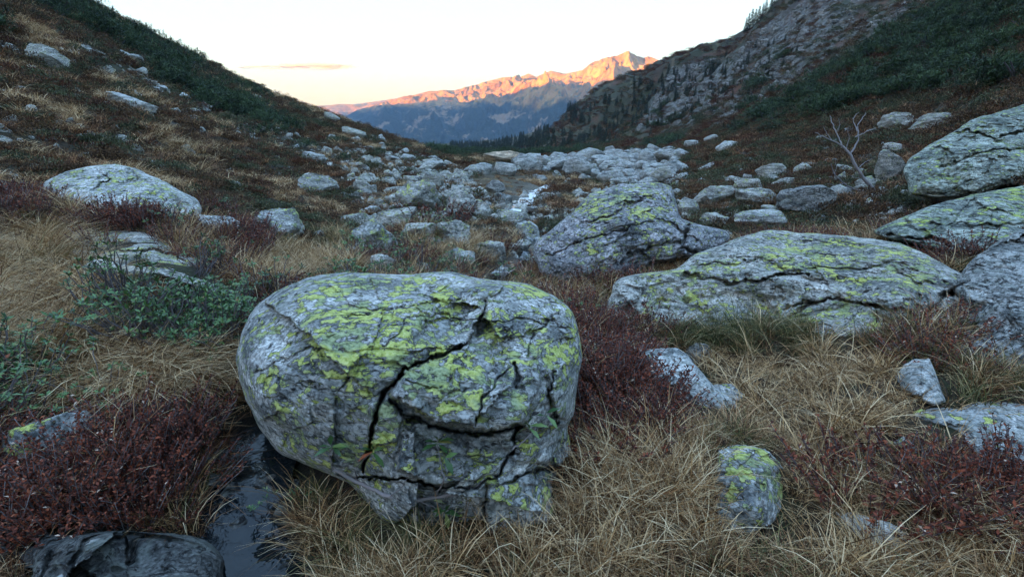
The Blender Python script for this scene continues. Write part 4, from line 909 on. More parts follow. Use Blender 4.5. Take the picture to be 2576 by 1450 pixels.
def leaves(P, D, L, W, seed, cup=0.12):
    """folded pointed leaves at P pointing along D"""
    r = np.random.default_rng(seed); n = len(P); D = D / np.linalg.norm(D, axis=1)[:, None]
    up = np.tile([0, 0, 1.0], (n, 1)) + r.normal(0, .35, (n, 3)); S = np.cross(D, up); S /= np.linalg.norm(S, axis=1)[:, None] + 1e-9
    N = np.cross(S, D); L = np.asarray(L)[:, None]; W = np.asarray(W)[:, None]
    b0, tip = P, P + D * L - N * L * 0.12; mid = P + D * L * 0.55; l1 = mid + S * W / 2 + N * W * cup; r1 = mid - S * W / 2 + N * W * cup
    V = np.stack([b0, l1, tip, r1, mid], 1).reshape(-1, 3); k = np.arange(n)[:, None] * 5
    T = np.concatenate([k + [0, 4, 1], k + [1, 4, 2], k + [2, 4, 3], k + [3, 4, 0]])
    return V, T

def tube(PL, R, ns=5):
    PL = np.asarray(PL, float); n = len(PL); T = np.gradient(PL, axis=0); T /= np.linalg.norm(T, axis=1)[:, None] + 1e-9
    A = np.cross(T, [0.31, 0.52, 0.79]); A /= np.linalg.norm(A, axis=1)[:, None] + 1e-9; B = np.cross(T, A)
    th = np.linspace(0, 2 * np.pi, ns, endpoint=False); R = np.broadcast_to(np.asarray(R, float), (n,))
    V = PL[:, None] + R[:, None, None] * (np.cos(th)[None, :, None] * A[:, None] + np.sin(th)[None, :, None] * B[:, None])
    i, j = np.meshgrid(np.arange(n - 1), np.arange(ns), indexing='ij'); a = i * ns + j; b_ = i * ns + (j + 1) % ns
    return V.reshape(-1, 3), np.stack([a, b_, b_ + ns, a + ns], -1).reshape(-1, 4)

class MB:
    def __init__(s): s.V = []; s.Q = []; s.T = []; s.v = []; s.mq = []; s.mt = []; s.n = 0
    def add(s, V, Fc, v, mi=0):
        Fc = np.asarray(Fc)
        if Fc.shape[1] == 4: s.Q.append(Fc + s.n); s.mq += [mi] * len(Fc)
        else: s.T.append(Fc + s.n); s.mt += [mi] * len(Fc)
        s.V.append(V); s.v.append(np.broadcast_to(np.asarray(v, float), (len(V),))); s.n += len(V)
    def mesh(s, name, mats, smooth=True):
        Fs = [np.concatenate(x) for x in (s.Q, s.T) if x]
        return mesh_np(name, np.concatenate(s.V), Fs, smooth, mats, {'v': np.concatenate(s.v)}, s.mq + s.mt)

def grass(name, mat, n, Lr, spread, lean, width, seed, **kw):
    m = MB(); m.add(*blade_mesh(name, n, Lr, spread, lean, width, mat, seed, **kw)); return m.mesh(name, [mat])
def heather(name, seed, n=46, h=0.2, spread=0.13, mat=None, leaflet=0.010):
    r = np.random.default_rng(seed); m = MB()
    for i in range(n):
        a = r.uniform(0, 6.28); rr = spread * math.sqrt(r.uniform()); out = rr / spread * 0.55 + 0.1
        H = h * r.uniform(.6, 1.1); s = np.linspace(0, 1, 5)
        P = np.stack([rr * math.cos(a) + math.cos(a) * out * H * s + r.normal(0, .012) * s, rr * math.sin(a) + math.sin(a) * out * H * s + r.normal(0, .012) * s, H * (s - .12 * s * s) - 0.02], 1)
        V, Fq = tube(P, 0.0016, 3); m.add(V, Fq, r.uniform(.1, .8), 1)
        k = int(H / 0.0075); u = r.uniform(0.25, 1.0, k); Q = np.stack([np.interp(u, s, P[:, c]) for c in range(3)], 1)
        D = r.normal(0, 1, (k, 3)) * (1, 1, .5) + (0, 0, .9)
        V, T = leaves(Q, D, r.uniform(.7, 1.4, k) * leaflet * 1.5, np.full(k, leaflet * 0.75), seed + i); vv = np.repeat(np.clip(r.beta(1.6, 2.2, k) + (r.random(k) < .03) * .9, 0, 1), 5); m.add(V, T, vv, 0)
    return m.mesh(name, [mat or M_HEA, M_STEM])
def rhodo(name, seed, n=15, h=0.3, spread=0.16, leafs=True, mat=M_RHO):
    """woody stems topped by rosettes; also returns the leaf placements"""
    r = np.random.default_rng(seed); m = MB(); LP, LD = [], []
    for i in range(n):
        a = r.uniform(0, 6.28); rr = spread * .5 * math.sqrt(r.uniform()); H = h * r.uniform(.5, 1.05); o = r.uniform(.15, .75)
        s = np.linspace(0, 1, 6); wob = np.cumsum(r.normal(0, .012, (6, 2)), 0)
        P = np.stack([rr * math.cos(a) + math.cos(a) * o * H * s + wob[:, 0], rr * math.sin(a) + math.sin(a) * o * H * s + wob[:, 1], H * s ** .85 - .02], 1)
        V, Fq = tube(P, np.linspace(.0042, .0022, 6), 5); m.add(V, Fq, r.uniform(.0, .6), 1)
        k = r.integers(6, 10); ph = r.uniform(0, 6.28)
        for j in range(k):
            t = ph + j * 2.4; e = r.uniform(.1, 1.0); LP.append(P[-1] - (P[-1] - P[-2]) * r.uniform(0, .5)); LD.append([math.cos(t) * math.cos(e), math.sin(t) * math.cos(e), math.sin(e)])
    LP, LD = np.array(LP), np.array(LD)
    if leafs:
        k = len(LP); V, T = leaves(LP, LD, r.uniform(.026, .044, k), r.uniform(.010, .015, k), seed)
        v = np.repeat(np.clip(r.beta(2, 2, k) * .95 + (r.random(k) < .04) * .5, 0, 1), 5); m.add(V, T, v, 0)
    return m.mesh(name, [mat, M_STEM]), LP, LD
def mat_clump(name, mat, seed, n=420, leaf=0.035, h=0.5, stems=30):
    """a low cushion of small-leaved shrub, one metre across"""
    r = np.random.default_rng(seed); m = MB()
    lob = r.uniform(-.3, .3, (6, 2)); lr = r.uniform(.18, .34, 6); k = r.integers(0, 6, n)
    d = r.normal(size=(n, 3)); d /= np.linalg.norm(d, axis=1)[:, None]; d[:, 2] = np.abs(d[:, 2]); rad = r.uniform(.45, 1.0, n) ** .5
    P = np.stack([lob[k, 0] + d[:, 0] * lr[k] * rad, lob[k, 1] + d[:, 1] * lr[k] * rad, d[:, 2] * lr[k] * rad * h * 1.5 - .02], 1)
    D = d + r.normal(0, .6, (n, 3)) + (0, 0, .4)
    V, T = leaves(P, D, r.uniform(.7, 1.5, n) * leaf * 1.6, r.uniform(.6, 1.2, n) * leaf * .8, seed); m.add(V, T, np.repeat(np.clip(r.beta(1.7, 2, n), 0, 1), 5), 0)
    V, Fq, v = blade_mesh('', stems, (.15, .32), .38, .5, .006, None, seed + 1, segs=3); V[:, 2] *= h * 1.6; m.add(V, Fq, v, 1)
    return m.mesh(name, [mat, M_TAN])
def pine_bush(name, seed, shoots=120):
    r = np.random.default_rng(seed); m = MB(); lob = r.uniform(-.55, .55, (7, 2)); lr = r.uniform(.3, .5, 7)
    for i in range(shoots):
        k = r.integers(0, 7); d = r.normal(size=3); d /= np.linalg.norm(d); d[2] = abs(d[2]); rad = r.uniform(.55, 1) ** .5
        P = np.array([lob[k, 0] + d[0] * lr[k] * rad, lob[k, 1] + d[1] * lr[k] * rad, .05 + d[2] * lr[k] * rad * 1.15])
        ax = d * .8 + (0, 0, .9) + r.normal(0, .25, 3); ax /= np.linalg.norm(ax); nn = 12
        u = r.uniform(0, 1, nn)[:, None]; Q = P + ax * u * .16; D = ax * .7 + r.normal(0, .65, (nn, 3))
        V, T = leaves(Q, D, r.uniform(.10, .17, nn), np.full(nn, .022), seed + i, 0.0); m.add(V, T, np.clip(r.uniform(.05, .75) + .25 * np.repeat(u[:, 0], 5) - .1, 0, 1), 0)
    for i in range(5):
        a = r.uniform(0, 6.28); V, Fq = tube(np.array([[0, 0, -.1], [.2 * math.cos(a), .2 * math.sin(a), .12], [.5 * math.cos(a), .5 * math.sin(a), .35]]), [.035, .03, .015], 5); m.add(V, Fq, .2, 1)
    return m.mesh(name, [M_PIN, M_STEM])
def spruce_parts(seed, tiers=13):
    r = np.random.default_rng(seed); t = MB(); c = MB()
    V, Fq = tube(np.array([[0, 0, -.05], [0, 0, .5], [0.005, 0, 1.0]]), [.022, .014, .003], 6); t.add(V, Fq, .1, 0)
    for i in range(tiers):
        z = .10 + .86 * (i / (tiers - 1)); R = .22 * (1 - z) ** .8 * r.uniform(.75, 1.15) + .012; nb = 8
        for j in range(nb):
            a = j * 6.283 / nb + r.uniform(-.35, .35) + i; l = R * r.uniform(.65, 1.15); n = 7
            u = r.uniform(.15, 1, n); w = .028 + .03 * (1 - z)
            Q = np.stack([math.cos(a) * l * u + r.normal(0, .008, n), math.sin(a) * l * u + r.normal(0, .008, n), z - .35 * l * u + .12 * l * u * u], 1)
            D = np.stack([np.full(n, math.cos(a)), np.full(n, math.sin(a)), np.full(n, -.35)], 1) + r.normal(0, .55, (n, 3))
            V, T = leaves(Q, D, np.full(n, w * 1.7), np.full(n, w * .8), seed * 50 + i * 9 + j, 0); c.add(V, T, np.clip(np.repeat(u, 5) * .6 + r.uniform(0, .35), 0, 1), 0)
    return t.mesh('trunk', [M_STEM]), c.mesh('crown', [M_SPR])

def src(me):   # a source object kept out of the scene, for the scattered ground cover only
    return bpy.data.objects.new(me.name, me)
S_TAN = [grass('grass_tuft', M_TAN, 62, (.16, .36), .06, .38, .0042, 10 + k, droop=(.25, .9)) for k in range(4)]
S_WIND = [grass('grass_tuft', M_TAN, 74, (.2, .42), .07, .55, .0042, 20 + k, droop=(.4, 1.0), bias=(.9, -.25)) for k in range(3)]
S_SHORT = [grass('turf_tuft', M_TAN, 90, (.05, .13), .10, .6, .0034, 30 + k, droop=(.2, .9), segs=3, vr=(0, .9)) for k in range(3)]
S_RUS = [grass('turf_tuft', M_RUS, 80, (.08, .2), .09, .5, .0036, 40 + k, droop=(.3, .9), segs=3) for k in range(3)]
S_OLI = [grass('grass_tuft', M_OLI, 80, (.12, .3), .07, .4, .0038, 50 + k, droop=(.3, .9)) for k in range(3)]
S_HEA = [heather('heather_sprig', 60 + k) for k in range(3)]
S_RHO = [rhodo('leafy_sprig', 70 + k)[0] for k in range(3)]
S_MBR = [mat_clump('heath_cushion', M_HBR, 80 + k) for k in range(3)]
S_MGR = [mat_clump('heath_cushion', M_HGR, 90 + k) for k in range(3)]
S_MRU = [mat_clump('heath_cushion', M_HRU, 100 + k) for k in range(2)]
def tan_clump(seed):
    m = MB(); V, Fq, v = blade_mesh('', 170, (.2, .55), .32, .5, .012, None, seed, segs=3, droop=(.3, .9)); m.add(V * (1, 1, .8), Fq, v, 0); return m.mesh('grass_clump', [M_TAN])
def rus_clump(seed):
    m = MB(); V, Fq, v = blade_mesh('', 170, (.15, .42), .36, .5, .013, None, seed, segs=3, droop=(.3, .9)); m.add(V * (1, 1, .8), Fq, v, 0); return m.mesh('grass_clump', [M_RUS])
S_MTA = [tan_clump(110 + k) for k in range(2)]; S_MRS = [rus_clump(115 + k) for k in range(2)]
S_PIN = [pine_bush('pine_bush', 120 + k) for k in range(4)]
S_SPR = [spruce_parts(130 + k) for k in range(4)]

def scatter(name, sources, P, scale, label, cat, lean=0.2, yaw=None, rs=None):
    """uncountable ground cover: one object that strews plants over measured ground points"""
    P = np.asarray(P, float); n = len(P); r = np.random.default_rng(n + len(name)); scale = np.broadcast_to(scale, (n,))
    c = bpy.data.collections.new(name + '_kinds')
    for me in sources: c.objects.link(src(me))
    me = bpy.data.meshes.new(name); me.vertices.add(n); me.vertices.foreach_set('co', P.astype(np.float32).ravel())
    rot = np.stack([r.normal(0, lean, n), r.normal(0, lean, n), r.uniform(0, 6.283, n) if yaw is None else yaw + r.normal(0, .5, n)], 1)
    for nm, ty, key, v in (('rot', 'FLOAT_VECTOR', 'vector', rot), ('scl', 'FLOAT', 'value', scale), ('pick', 'INT', 'value', r.integers(0, len(sources), n))):
        a = me.attributes.new(nm, ty, 'POINT'); a.data.foreach_set(key, np.ascontiguousarray(v, dtype=np.int32 if ty == 'INT' else np.float32).ravel())
    o = add(name, me, label=label, cat=cat, kind='stuff')
    ng = bpy.data.node_groups.new(name, 'GeometryNodeTree')
    ng.interface.new_socket('Geometry', in_out='INPUT', socket_type='NodeSocketGeometry'); ng.interface.new_socket('Geometry', in_out='OUTPUT', socket_type='NodeSocketGeometry')
    N, L = ng.nodes, ng.links; gi, go = N.new('NodeGroupInput'), N.new('NodeGroupOutput')
    ip = N.new('GeometryNodeInstanceOnPoints'); ci = N.new('GeometryNodeCollectionInfo'); ci.inputs[0].default_value = c
    ci.inputs['Separate Children'].default_value = True; ci.inputs['Reset Children'].default_value = True
    def na(nm, ty):
        x = N.new('GeometryNodeInputNamedAttribute'); x.data_type = ty; x.inputs['Name'].default_value = nm; return x.outputs[0]
    L.new(gi.outputs[0], ip.inputs['Points']); L.new(ci.outputs[0], ip.inputs['Instance']); ip.inputs['Pick Instance'].default_value = True
    L.new(na('pick', 'INT'), ip.inputs['Instance Index']); L.new(na('rot', 'FLOAT_VECTOR'), ip.inputs['Rotation']); L.new(na('scl', 'FLOAT'), ip.inputs['Scale'])
    L.new(ip.outputs[0], go.inputs[0])
    mod = o.modifiers.new('strew', 'NODES'); mod.node_group = ng
    return o

# ------------------------------------------------------------------ which points are free of rock
from mathutils.bvhtree import BVHTree
dg = bpy.context.evaluated_depsgraph_get(); dg.update()
ROCKS = []
for o in list(COL.objects):
    if o.type == 'MESH' and o.get('category') in ('boulder', 'stone') and o.name.split('.')[0] == 'boulder':
        bb = np.array([c[:] for c in o.bound_box]) + np.array(o.location)
        ROCKS.append((BVHTree.FromObject(o, dg), o.location.copy(), bb.min(0) - .03, bb.max(0) + .03))
UP = Vector((0, 0, 1))
def free(P):
    ok = np.ones(len(P), bool)
    for bv, loc, lo, hi in ROCKS:
        c = np.nonzero(ok & (P[:, 0] > lo[0]) & (P[:, 0] < hi[0]) & (P[:, 1] > lo[1]) & (P[:, 1] < hi[1]) & (P[:, 2] < hi[2]))[0]
        for i in c:
            h_ = bv.ray_cast(Vector(P[i]) - loc + UP * .01, UP, 4.0)
            if h_[0] is not None and not (h_[1].z < 0 and h_[3] > .16): ok[i] = False
    return ok
def sample(n, r0, r1, azm=0.92, power=2.0):
    a = rng.uniform(-azm, azm, n)
    r = (rng.uniform(r0 ** power, r1 ** power, n)) ** (1 / power) if power else np.exp(rng.uniform(math.log(r0), math.log(r1), n))
    x, y = r * np.sin(a), r * np.cos(a); P = np.stack([x, y, Z(x, y)], 1)
    X, Y = proj(P); k = (X > -1000) & (X < 3400) & (Y > -300) & (Y < 1800)
    return P[k], X[k], Y[k], r[k]
def rill_free(P, w=.2): return (pldist(P[:, 0], P[:, 1], RILLW) > w) & (pldist(P[:, 0], P[:, 1], BROOKW) > 0.25 + 0.012 * np.hypot(P[:, 0], P[:, 1]))

# ------------------------------------------------------------------ near ground cover
ZT_WIND = [[(-400, 780), (120, 790), (300, 830), (600, 920), (600, 1010), (380, 1010), (120, 960), (-400, 940)], [(-400, 600), (140, 590), (240, 700), (250, 790), (-400, 790)]]
ZT_TAN = [[(900, 1330), (1100, 1380), (1400, 1330), (1480, 1150), (1620, 1160), (1800, 1100), (1800, 1330), (1850, 1500), (760, 1560), (760, 1300)],
          [(600, 690), (640, 640), (740, 640), (900, 650), (860, 690), (700, 730), (620, 730)], [(1120, 570), (1260, 560), (1330, 600), (1280, 680), (1130, 650)], [(2250, 1250), (2800, 1280), (2800, 1560), (2000, 1560), (2100, 1400)],
          [(380, 560), (520, 570), (600, 620), (560, 660), (440, 620)], [(100, 500), (250, 470), (300, 520), (200, 560)]]
ZT_SHORT = [[(1560, 1060), (1700, 1020), (1750, 890), (2050, 860), (2260, 950), (2420, 960), (2420, 1020), (2260, 1060), (2300, 1120), (2080, 1240), (2000, 1260), (1980, 1150), (1800, 1090), (1640, 1130)], [(2340, 1080), (2480, 1100), (2480, 1180), (2340, 1140)], [(1960, 1280), (2100, 1250), (2120, 1400), (1900, 1450)]]
ZT_OLI = [[(1680, 860), (1780, 780), (1900, 770), (2000, 820), (2060, 900), (1960, 910), (1800, 890)], [(900, 1290), (1060, 1310), (1100, 1400), (900, 1450)], [(600, 560), (800, 560), (900, 640), (640, 640)]]
ZT_HEA = [[(1440, 850), (1560, 830), (1640, 930), (1680, 1050), (1600, 1130), (1470, 1100)], [(-400, 1060), (160, 1150), (350, 1040), (470, 1100), (500, 1220), (420, 1330), (100, 1340), (-400, 1350)],
          [(2420, 1220), (2800, 1230), (2800, 1350), (2400, 1330)], [(-400, 420), (60, 430), (110, 560), (-400, 580)], [(220, 490), (420, 500), (420, 590), (240, 590)], [(1000, 490), (1200, 490), (1210, 590), (1050, 580)], [(560, 560), (660, 590), (640, 660), (560, 640)]]
ZT_RHO = [[(250, 800), (380, 740), (500, 725), (590, 770), (640, 820), (600, 900), (450, 900), (280, 880)], [(-400, 940), (60, 930), (180, 1000), (60, 1100), (-400, 1150)]]
def inz(X, Y, zs, wob=22):
    wx = X + wob * fbm(X / 70, Y / 70, 3.3, 3); wy = Y + wob * fbm(X / 70, Y / 70, 8.8, 3)
    k = np.zeros(len(X), bool)
    for z_ in zs: k |= inpoly(wx, wy, z_)
    return k
P, X, Y, r = sample(19000, 0.9, 9.0, 1.1, 1.35)
CLEAR = [[(1770, 1150), (2010, 1150), (2010, 1400), (1780, 1410)], [(2090, 1320), (2340, 1320), (2340, 1420), (2090, 1420)], [(1610, 880), (1740, 880), (1870, 1010), (1870, 1060), (1760, 1070), (1620, 960)], [(2250, 930), (2390, 930), (2390, 1030), (2270, 1030)], [(2250, 1030), (2440, 1020), (2750, 1030), (2750, 1250), (2480, 1240), (2400, 1120), (2280, 1080)], [(2230, 1120), (2320, 1120), (2320, 1180), (2230, 1180)], [(0, 1060), (250, 1060), (250, 1190), (20, 1190)], [(880, 1300), (1440, 1300), (1430, 1375), (900, 1365)], [(640, 530), (800, 560), (800, 640), (660, 610)], [(880, 570), (1010, 580), (1010, 665), (890, 665)], [(130, 590), (380, 600), (640, 750), (560, 760), (240, 700)]]
def cleared(X, Y):
    k = np.zeros(len(X), bool)
    for z_ in CLEAR: k |= inpoly(X, Y, z_)
    return k
k = free(P) & rill_free(P) & ~(cleared(X, Y) & (rng.random(len(P)) < .95)); P, X, Y, r = P[k], X[k], Y[k], r[k]
k = fbm(P[:, 0] * 4.2, P[:, 1] * 4.2, 9.1, 3) > -.22 + .25 * (rng.random(len(P)) - .5); P, X, Y, r = P[k], X[k], Y[k], r[k]      # tufts stand in clumps
cl = np.where(inz(X, Y, ZT_WIND), 1, 0); cl[inz(X, Y, ZT_TAN)] = 2; cl[inz(X, Y, ZT_SHORT)] = 3; cl[inz(X, Y, ZT_OLI)] = 4; cl[inz(X, Y, ZT_HEA)] = 5; cl[inz(X, Y, ZT_RHO)] = 6
u = rng.random(len(P)); nz = fbm(P[:, 0] * 1.5, P[:, 1] * 1.5, 4.4, 3)
def sel(*conds):
    k = np.zeros(len(P), bool)
    for c, lo, hi in conds: k |= (cl == c) & (u >= lo) & (u < hi)
    return k
big = np.clip((r / 3.0) ** 0.25, .8, 1.3)
sz = rng.uniform(.7, 1.35, len(P)) * big
k = sel((2, 0, .7), (4, .0, .15), (5, 0, .18), (6, 0, .10), (3, .9, 1)) | ((cl == 0) & (u < .16)); scatter('dry_grass', S_TAN, P[k], sz[k] * .9, 'long dry blond grass growing in tufts between the boulders', 'grass', .22)
k = sel((1, 0, .75)); scatter('windswept_grass', S_WIND, P[k], sz[k], 'windswept blond grass lying over on the left bank', 'grass', .15, yaw=0.0)
k = sel((3, 0, .9), (2, .7, .85), (1, .75, .85)) ; scatter('short_turf', S_SHORT, P[k], sz[k] * 1.15, 'short straw coloured turf in the hollow at right', 'grass', .2)
k = sel((2, .85, 1), (1, .85, 1), (5, .18, .30), (6, .1, .3), (4, .15, .4)) | ((cl == 0) & (u > .16) & (u < .62)); scatter('russet_turf', S_RUS, P[k], sz[k] * 1.1, 'russet and brown turf covering the near ground', 'grass', .2)
k = sel((4, .4, 1.0)) | ((cl == 0) & (u > .62) & (u < .78)); scatter('olive_grass', S_OLI, P[k], sz[k] * .9, 'olive grass at the foot of the slab and boulders', 'grass', .2)
k = sel((5, .30, .85)) | ((cl == 0) & (u > .80) & (r > 2.5) & (nz > .15) & (Y < 1000)); scatter('heather_cover', S_HEA, P[k], sz[k] * .95, 'dark red heather covering the ground', 'heather', .2)
k = sel((6, .3, .75)) | ((cl == 0) & (u > .80) & (u < .86) & (X < 1300) & (r > 3)); scatter('leafy_cover', S_RHO, P[k], sz[k] * .85, 'low leathery green shrub cover on the left bank', 'shrub', .25)

# ------------------------------------------------------------------ middle and far ground cover
P, X, Y, r = sample(35000, 6.5, 70, 1.08, 0)
d = 0.36 * (r / 6.5) ** 0.72
k = (rng.random(len(P)) < np.clip(r ** 2 / d ** 2 / 1500, .3, 1)) & rill_free(P) & free(P)
P, X, Y, r, d = P[k], X[k], Y[k], r[k], d[k]
q1 = fbm(P[:, 0] / (0.25 * r), P[:, 1] / (0.25 * r), 1.5, 3); q2 = fbm(np.arctan2(P[:, 0], P[:, 1]) * 16, np.log(r) * 7, 6.6, 4); u = rng.random(len(P))
scr = inpoly(X, Y, SCREE); mead = inpoly(X, Y, MEADOW)
stony = np.exp(-(pldist(X, Y, [(180, 130), (420, 230), (600, 300), (760, 370), (1000, 420), (1180, 450), (1150, 520)]) / 34) ** 2)
jum = ((X > 860) & (X < 1360) & (Y > 430) & (Y < 690)) | ((X > 1290) & (X < 1720) & (Y > 430) & (Y < 570) & ~mead)
keep = ~scr & (rng.random(len(P)) > .8 * stony) & ~(jum & (rng.random(len(P)) < .62))
right = X > 1650
ty = np.where(q2 + .7 * (u - .5) > .42, 'ta', np.where(q2 + .8 * (u - .5) > .12, 'rs', np.where(q2 + .6 * (u - .5) > -.22, 'br', np.where(rng.random(len(P)) < .25, 'ru', 'gr'))))
ty = np.where(right, np.where(q2 > .18, np.where(u < .5, 'br', 'rs'), np.where(u < .25, 'br', np.where(u < .38, 'ru', np.where(u < .46, 'rs', 'gr')))), ty)
ty = np.where(mead, np.where(u < .5, 'rs', 'ta'), ty)
sc = d * rng.uniform(.8, 1.5, len(P)) * np.where(mead, .45, 1.0)
for t_, ss, nm, lb, cat in (('br', S_MBR, 'brown_heath', 'brown dwarf heath covering the slopes', 'heath'), ('gr', S_MGR, 'green_heath', 'grey green dwarf shrubs covering the slopes', 'heath'), ('ru', S_MRU, 'rust_heath', 'rust red dwarf shrubs on the right slope', 'heath'), ('ta', S_MTA, 'slope_grass', 'pale dry grass in patches on the slopes', 'grass'), ('rs', S_MRS, 'russet_grass', 'russet grass in patches on the slopes', 'grass')):
    k = keep & (ty == t_); scatter(nm, ss, P[k], sc[k], lb, cat, .15)
P, X, Y, r = sample(39000, 60, 480, 1.08, 0)
q2 = fbm(np.arctan2(P[:, 0], P[:, 1]) * 26, np.log(r) * 9, 6.6, 4); u = rng.random(len(P))
keep = ~inpoly(X, Y, SCREE) & (Y < 470) & (u > .2); crag = inpoly(X, Y, CRAG)
keep &= ~(crag & (rng.random(len(P)) < .55))
ty = np.where(q2 + .7 * (u - .5) > .45, 'ta', np.where(q2 + .9 * (u - .5) > -.12, 'br', 'gr'))
ty = np.where((X > 1250) & (q2 > .25), 'ru', np.where((X > 1250) & (ty == 'ta'), 'gr', ty))
sc = 1.6 * (r / 60) ** .62 * rng.uniform(.7, 1.5, len(P))
for t_, ss, nm, lb, cat in (('br', S_MBR, 'far_brown_heath', 'brown heath on the far valley sides', 'heath'), ('gr', S_MGR, 'far_green_heath', 'dark green heath on the far valley sides', 'heath'), ('ru', S_MRU, 'far_rust_heath', 'rust red heath on the far right valley side', 'heath'), ('ta', S_MTA, 'far_grass', 'pale dry grass on the far left valley side', 'grass')):
    k = keep & (ty == t_); scatter(nm, ss, P[k], sc[k], lb, cat, .15)
# pine scrub belts
P, X, Y, r = sample(60000, 26, 420, 0.95, 0)
q = fbm(np.arctan2(P[:, 0], P[:, 1]) * 20, np.log(r) * 8, 2.1, 3)
inb = inpoly(X, Y, PINE_L) | (inpoly(X, Y, PINE_R) & (q > -.45)) | (inpoly(X, Y, [(1060, 372), (1280, 352), (1480, 362), (1720, 345), (1730, 372), (1500, 386), (1300, 398), (1140, 402)]) & (q > -.2)) | (inpoly(X, Y, CRAG) & (q > .35) & (u[:1].mean() < 2))
inb &= (rng.random(len(P)) < .24) & (fbm(P[:, 0] / 11, P[:, 1] / 11, 5.5, 3) > -.02)
P, X, Y, r = P[inb], X[inb], Y[inb], r[inb]
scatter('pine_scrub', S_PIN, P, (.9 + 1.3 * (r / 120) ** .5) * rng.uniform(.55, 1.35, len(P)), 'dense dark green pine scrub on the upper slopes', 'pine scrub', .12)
P, X, Y, r = sample(14000, 180, 1100, .75, 0)
kf = ((X > 1130) & (X < 1480) & (Y > 352) & (Y < 396) & (r > 260)) | (inpoly(X, Y, [(1255, 352), (1400, 292), (1500, 252), (1690, 172), (1850, 150), (1900, 200), (1800, 290), (1600, 350), (1400, 378)]) & (fbm(X / 60, Y / 40, 1.2, 3) > -.05))
kf &= rng.random(len(P)) < .55
def joined_spruce(k):
    t, c = S_SPR[k]; bm = bmesh.new(); bm.from_mesh(t); n0 = len(bm.faces); bm.from_mesh(c); bm.faces.ensure_lookup_table()
    for f in bm.faces[n0:]: f.material_index = 1
    me = bpy.data.meshes.new('spruce'); bm.to_mesh(me); bm.free(); me.materials.append(M_STEM); me.materials.append(M_SPR); return me
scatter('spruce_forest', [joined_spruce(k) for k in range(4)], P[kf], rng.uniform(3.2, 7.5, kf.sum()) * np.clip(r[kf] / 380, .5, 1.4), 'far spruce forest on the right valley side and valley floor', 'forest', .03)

LAND += [(1290, 350, 'valley mouth'), (1400, 320, 'near end of the far right ridge'), (1500, 290, 'middle of the far right ridge'), (1690, 200, 'foot of the sunlit range'), (1850, 180, 'notch below the crag'), (1600, 350, 'foot of the right valley side'), (1760, 270, 'lower crag'), (1940, 130, 'steep edge of the crag'), (200, 60, 'left frame end of the pine belt'), (420, 180, 'upper third of the left pine belt'), (560, 250, 'middle of the left pine belt'), (700, 320, 'lower end of the left pine belt'), (2000, 260, 'foot of the right pine scrub'), (2150, 170, 'crag edge of the right scrub'), (2330, 60, 'top of the right crag'), (2330, 200, 'middle of the right pine scrub'), (2500, 60, 'upper right picture corner'), (2520, 190, 'right picture edge above the big boulder')]
# ------------------------------------------------------------------ pines and spruces one by one
def bush(X, Y, wpx, label, group=None, squash=.8):
    G = hit(X, Y); s = wpx / F * axis_depth(G) / 1.7
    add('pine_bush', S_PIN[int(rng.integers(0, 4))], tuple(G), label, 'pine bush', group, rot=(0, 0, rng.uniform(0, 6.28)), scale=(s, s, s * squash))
for X, Y, w, l in [(858, 408, 82, 'round dark green pine bush above the pale outcrop on the left slope'), (762, 372, 66, 'pine bush at the lower end of the left pine belt'), (838, 362, 60, 'pine bush just below the left skyline near the far valley'), (650, 345, 110, 'wide flat pine bush under the left pine belt'), (930, 362, 70, 'pine bush on the left crest right before the blue range'), (1014, 372, 44, 'last pine bush at the end of the left crest'), (1030, 432, 36, 'small pine bush at the stony foot of the left slope'), (940, 385, 50, 'low pine bush below the end of the left crest'), (720, 335, 70, 'pine bush half way along the lower pine belt'),
                 (1742, 392, 58, 'small dark pine bush beside the upper scree'), (1850, 330, 90, 'pine bush at the tip of the right pine scrub'), (1920, 300, 110, 'big pine bush low in the right pine scrub'), (300, 225, 70, 'pine bush under the twin pale rocks'), (240, 170, 80, 'pine bush beside the high left outcrop'), (560, 290, 90, 'pine bush bulging out of the middle of the left pine belt'), (480, 262, 70, 'pine bush at the lower edge of the left pine belt'), (195, 225, 60, 'pine bush under the large left outcrop')]:
    bush(X, Y, w, l)
n = 0
while n < 70:
    X, Y = rng.uniform(100, 800), rng.uniform(20, 345)
    if not inpoly(np.array(X), np.array(Y), PINE_L): continue
    w_ = rng.uniform(26, 55); bush(X, Y, w_, near_label(X, Y, w_ / 4, 'dark pine bush in the left belt'), 'pine bushes of the left belt'); n += 1
n = 0
while n < 90:
    X, Y = rng.uniform(1850, 2570), rng.uniform(5, 335)
    if not inpoly(np.array(X), np.array(Y), PINE_R): continue
    w_ = rng.uniform(40, 100); bush(X, Y, w_, near_label(X, Y, w_ / 7, 'dark pine bush'), 'pine bushes of the right slope'); n += 1
def spruce(X, Y, hpx, label, group):
    G = hit(X, Y)
    if 'skyline' in group: Y -= 60; G = hit(X, Y)
    while np.hypot(G[0], G[1]) > 480: Y += 3; G = hit(X, Y)
    s = hpx / F * axis_depth(G); t, c = S_SPR[int(rng.integers(0, 4))]
    e = bpy.data.objects.new('spruce_tree', None); COL.objects.link(e); e.location = (G[0], G[1], G[2] - .02 * s); e.scale = (s * rng.uniform(.8, 1.1), s * rng.uniform(.8, 1.1), s); e.rotation_euler = (0, 0, rng.uniform(0, 6.28)); e['label'] = label; e['category'] = 'spruce'; e['group'] = group
    add('trunk', t, parent=e); add('crown', c, parent=e)
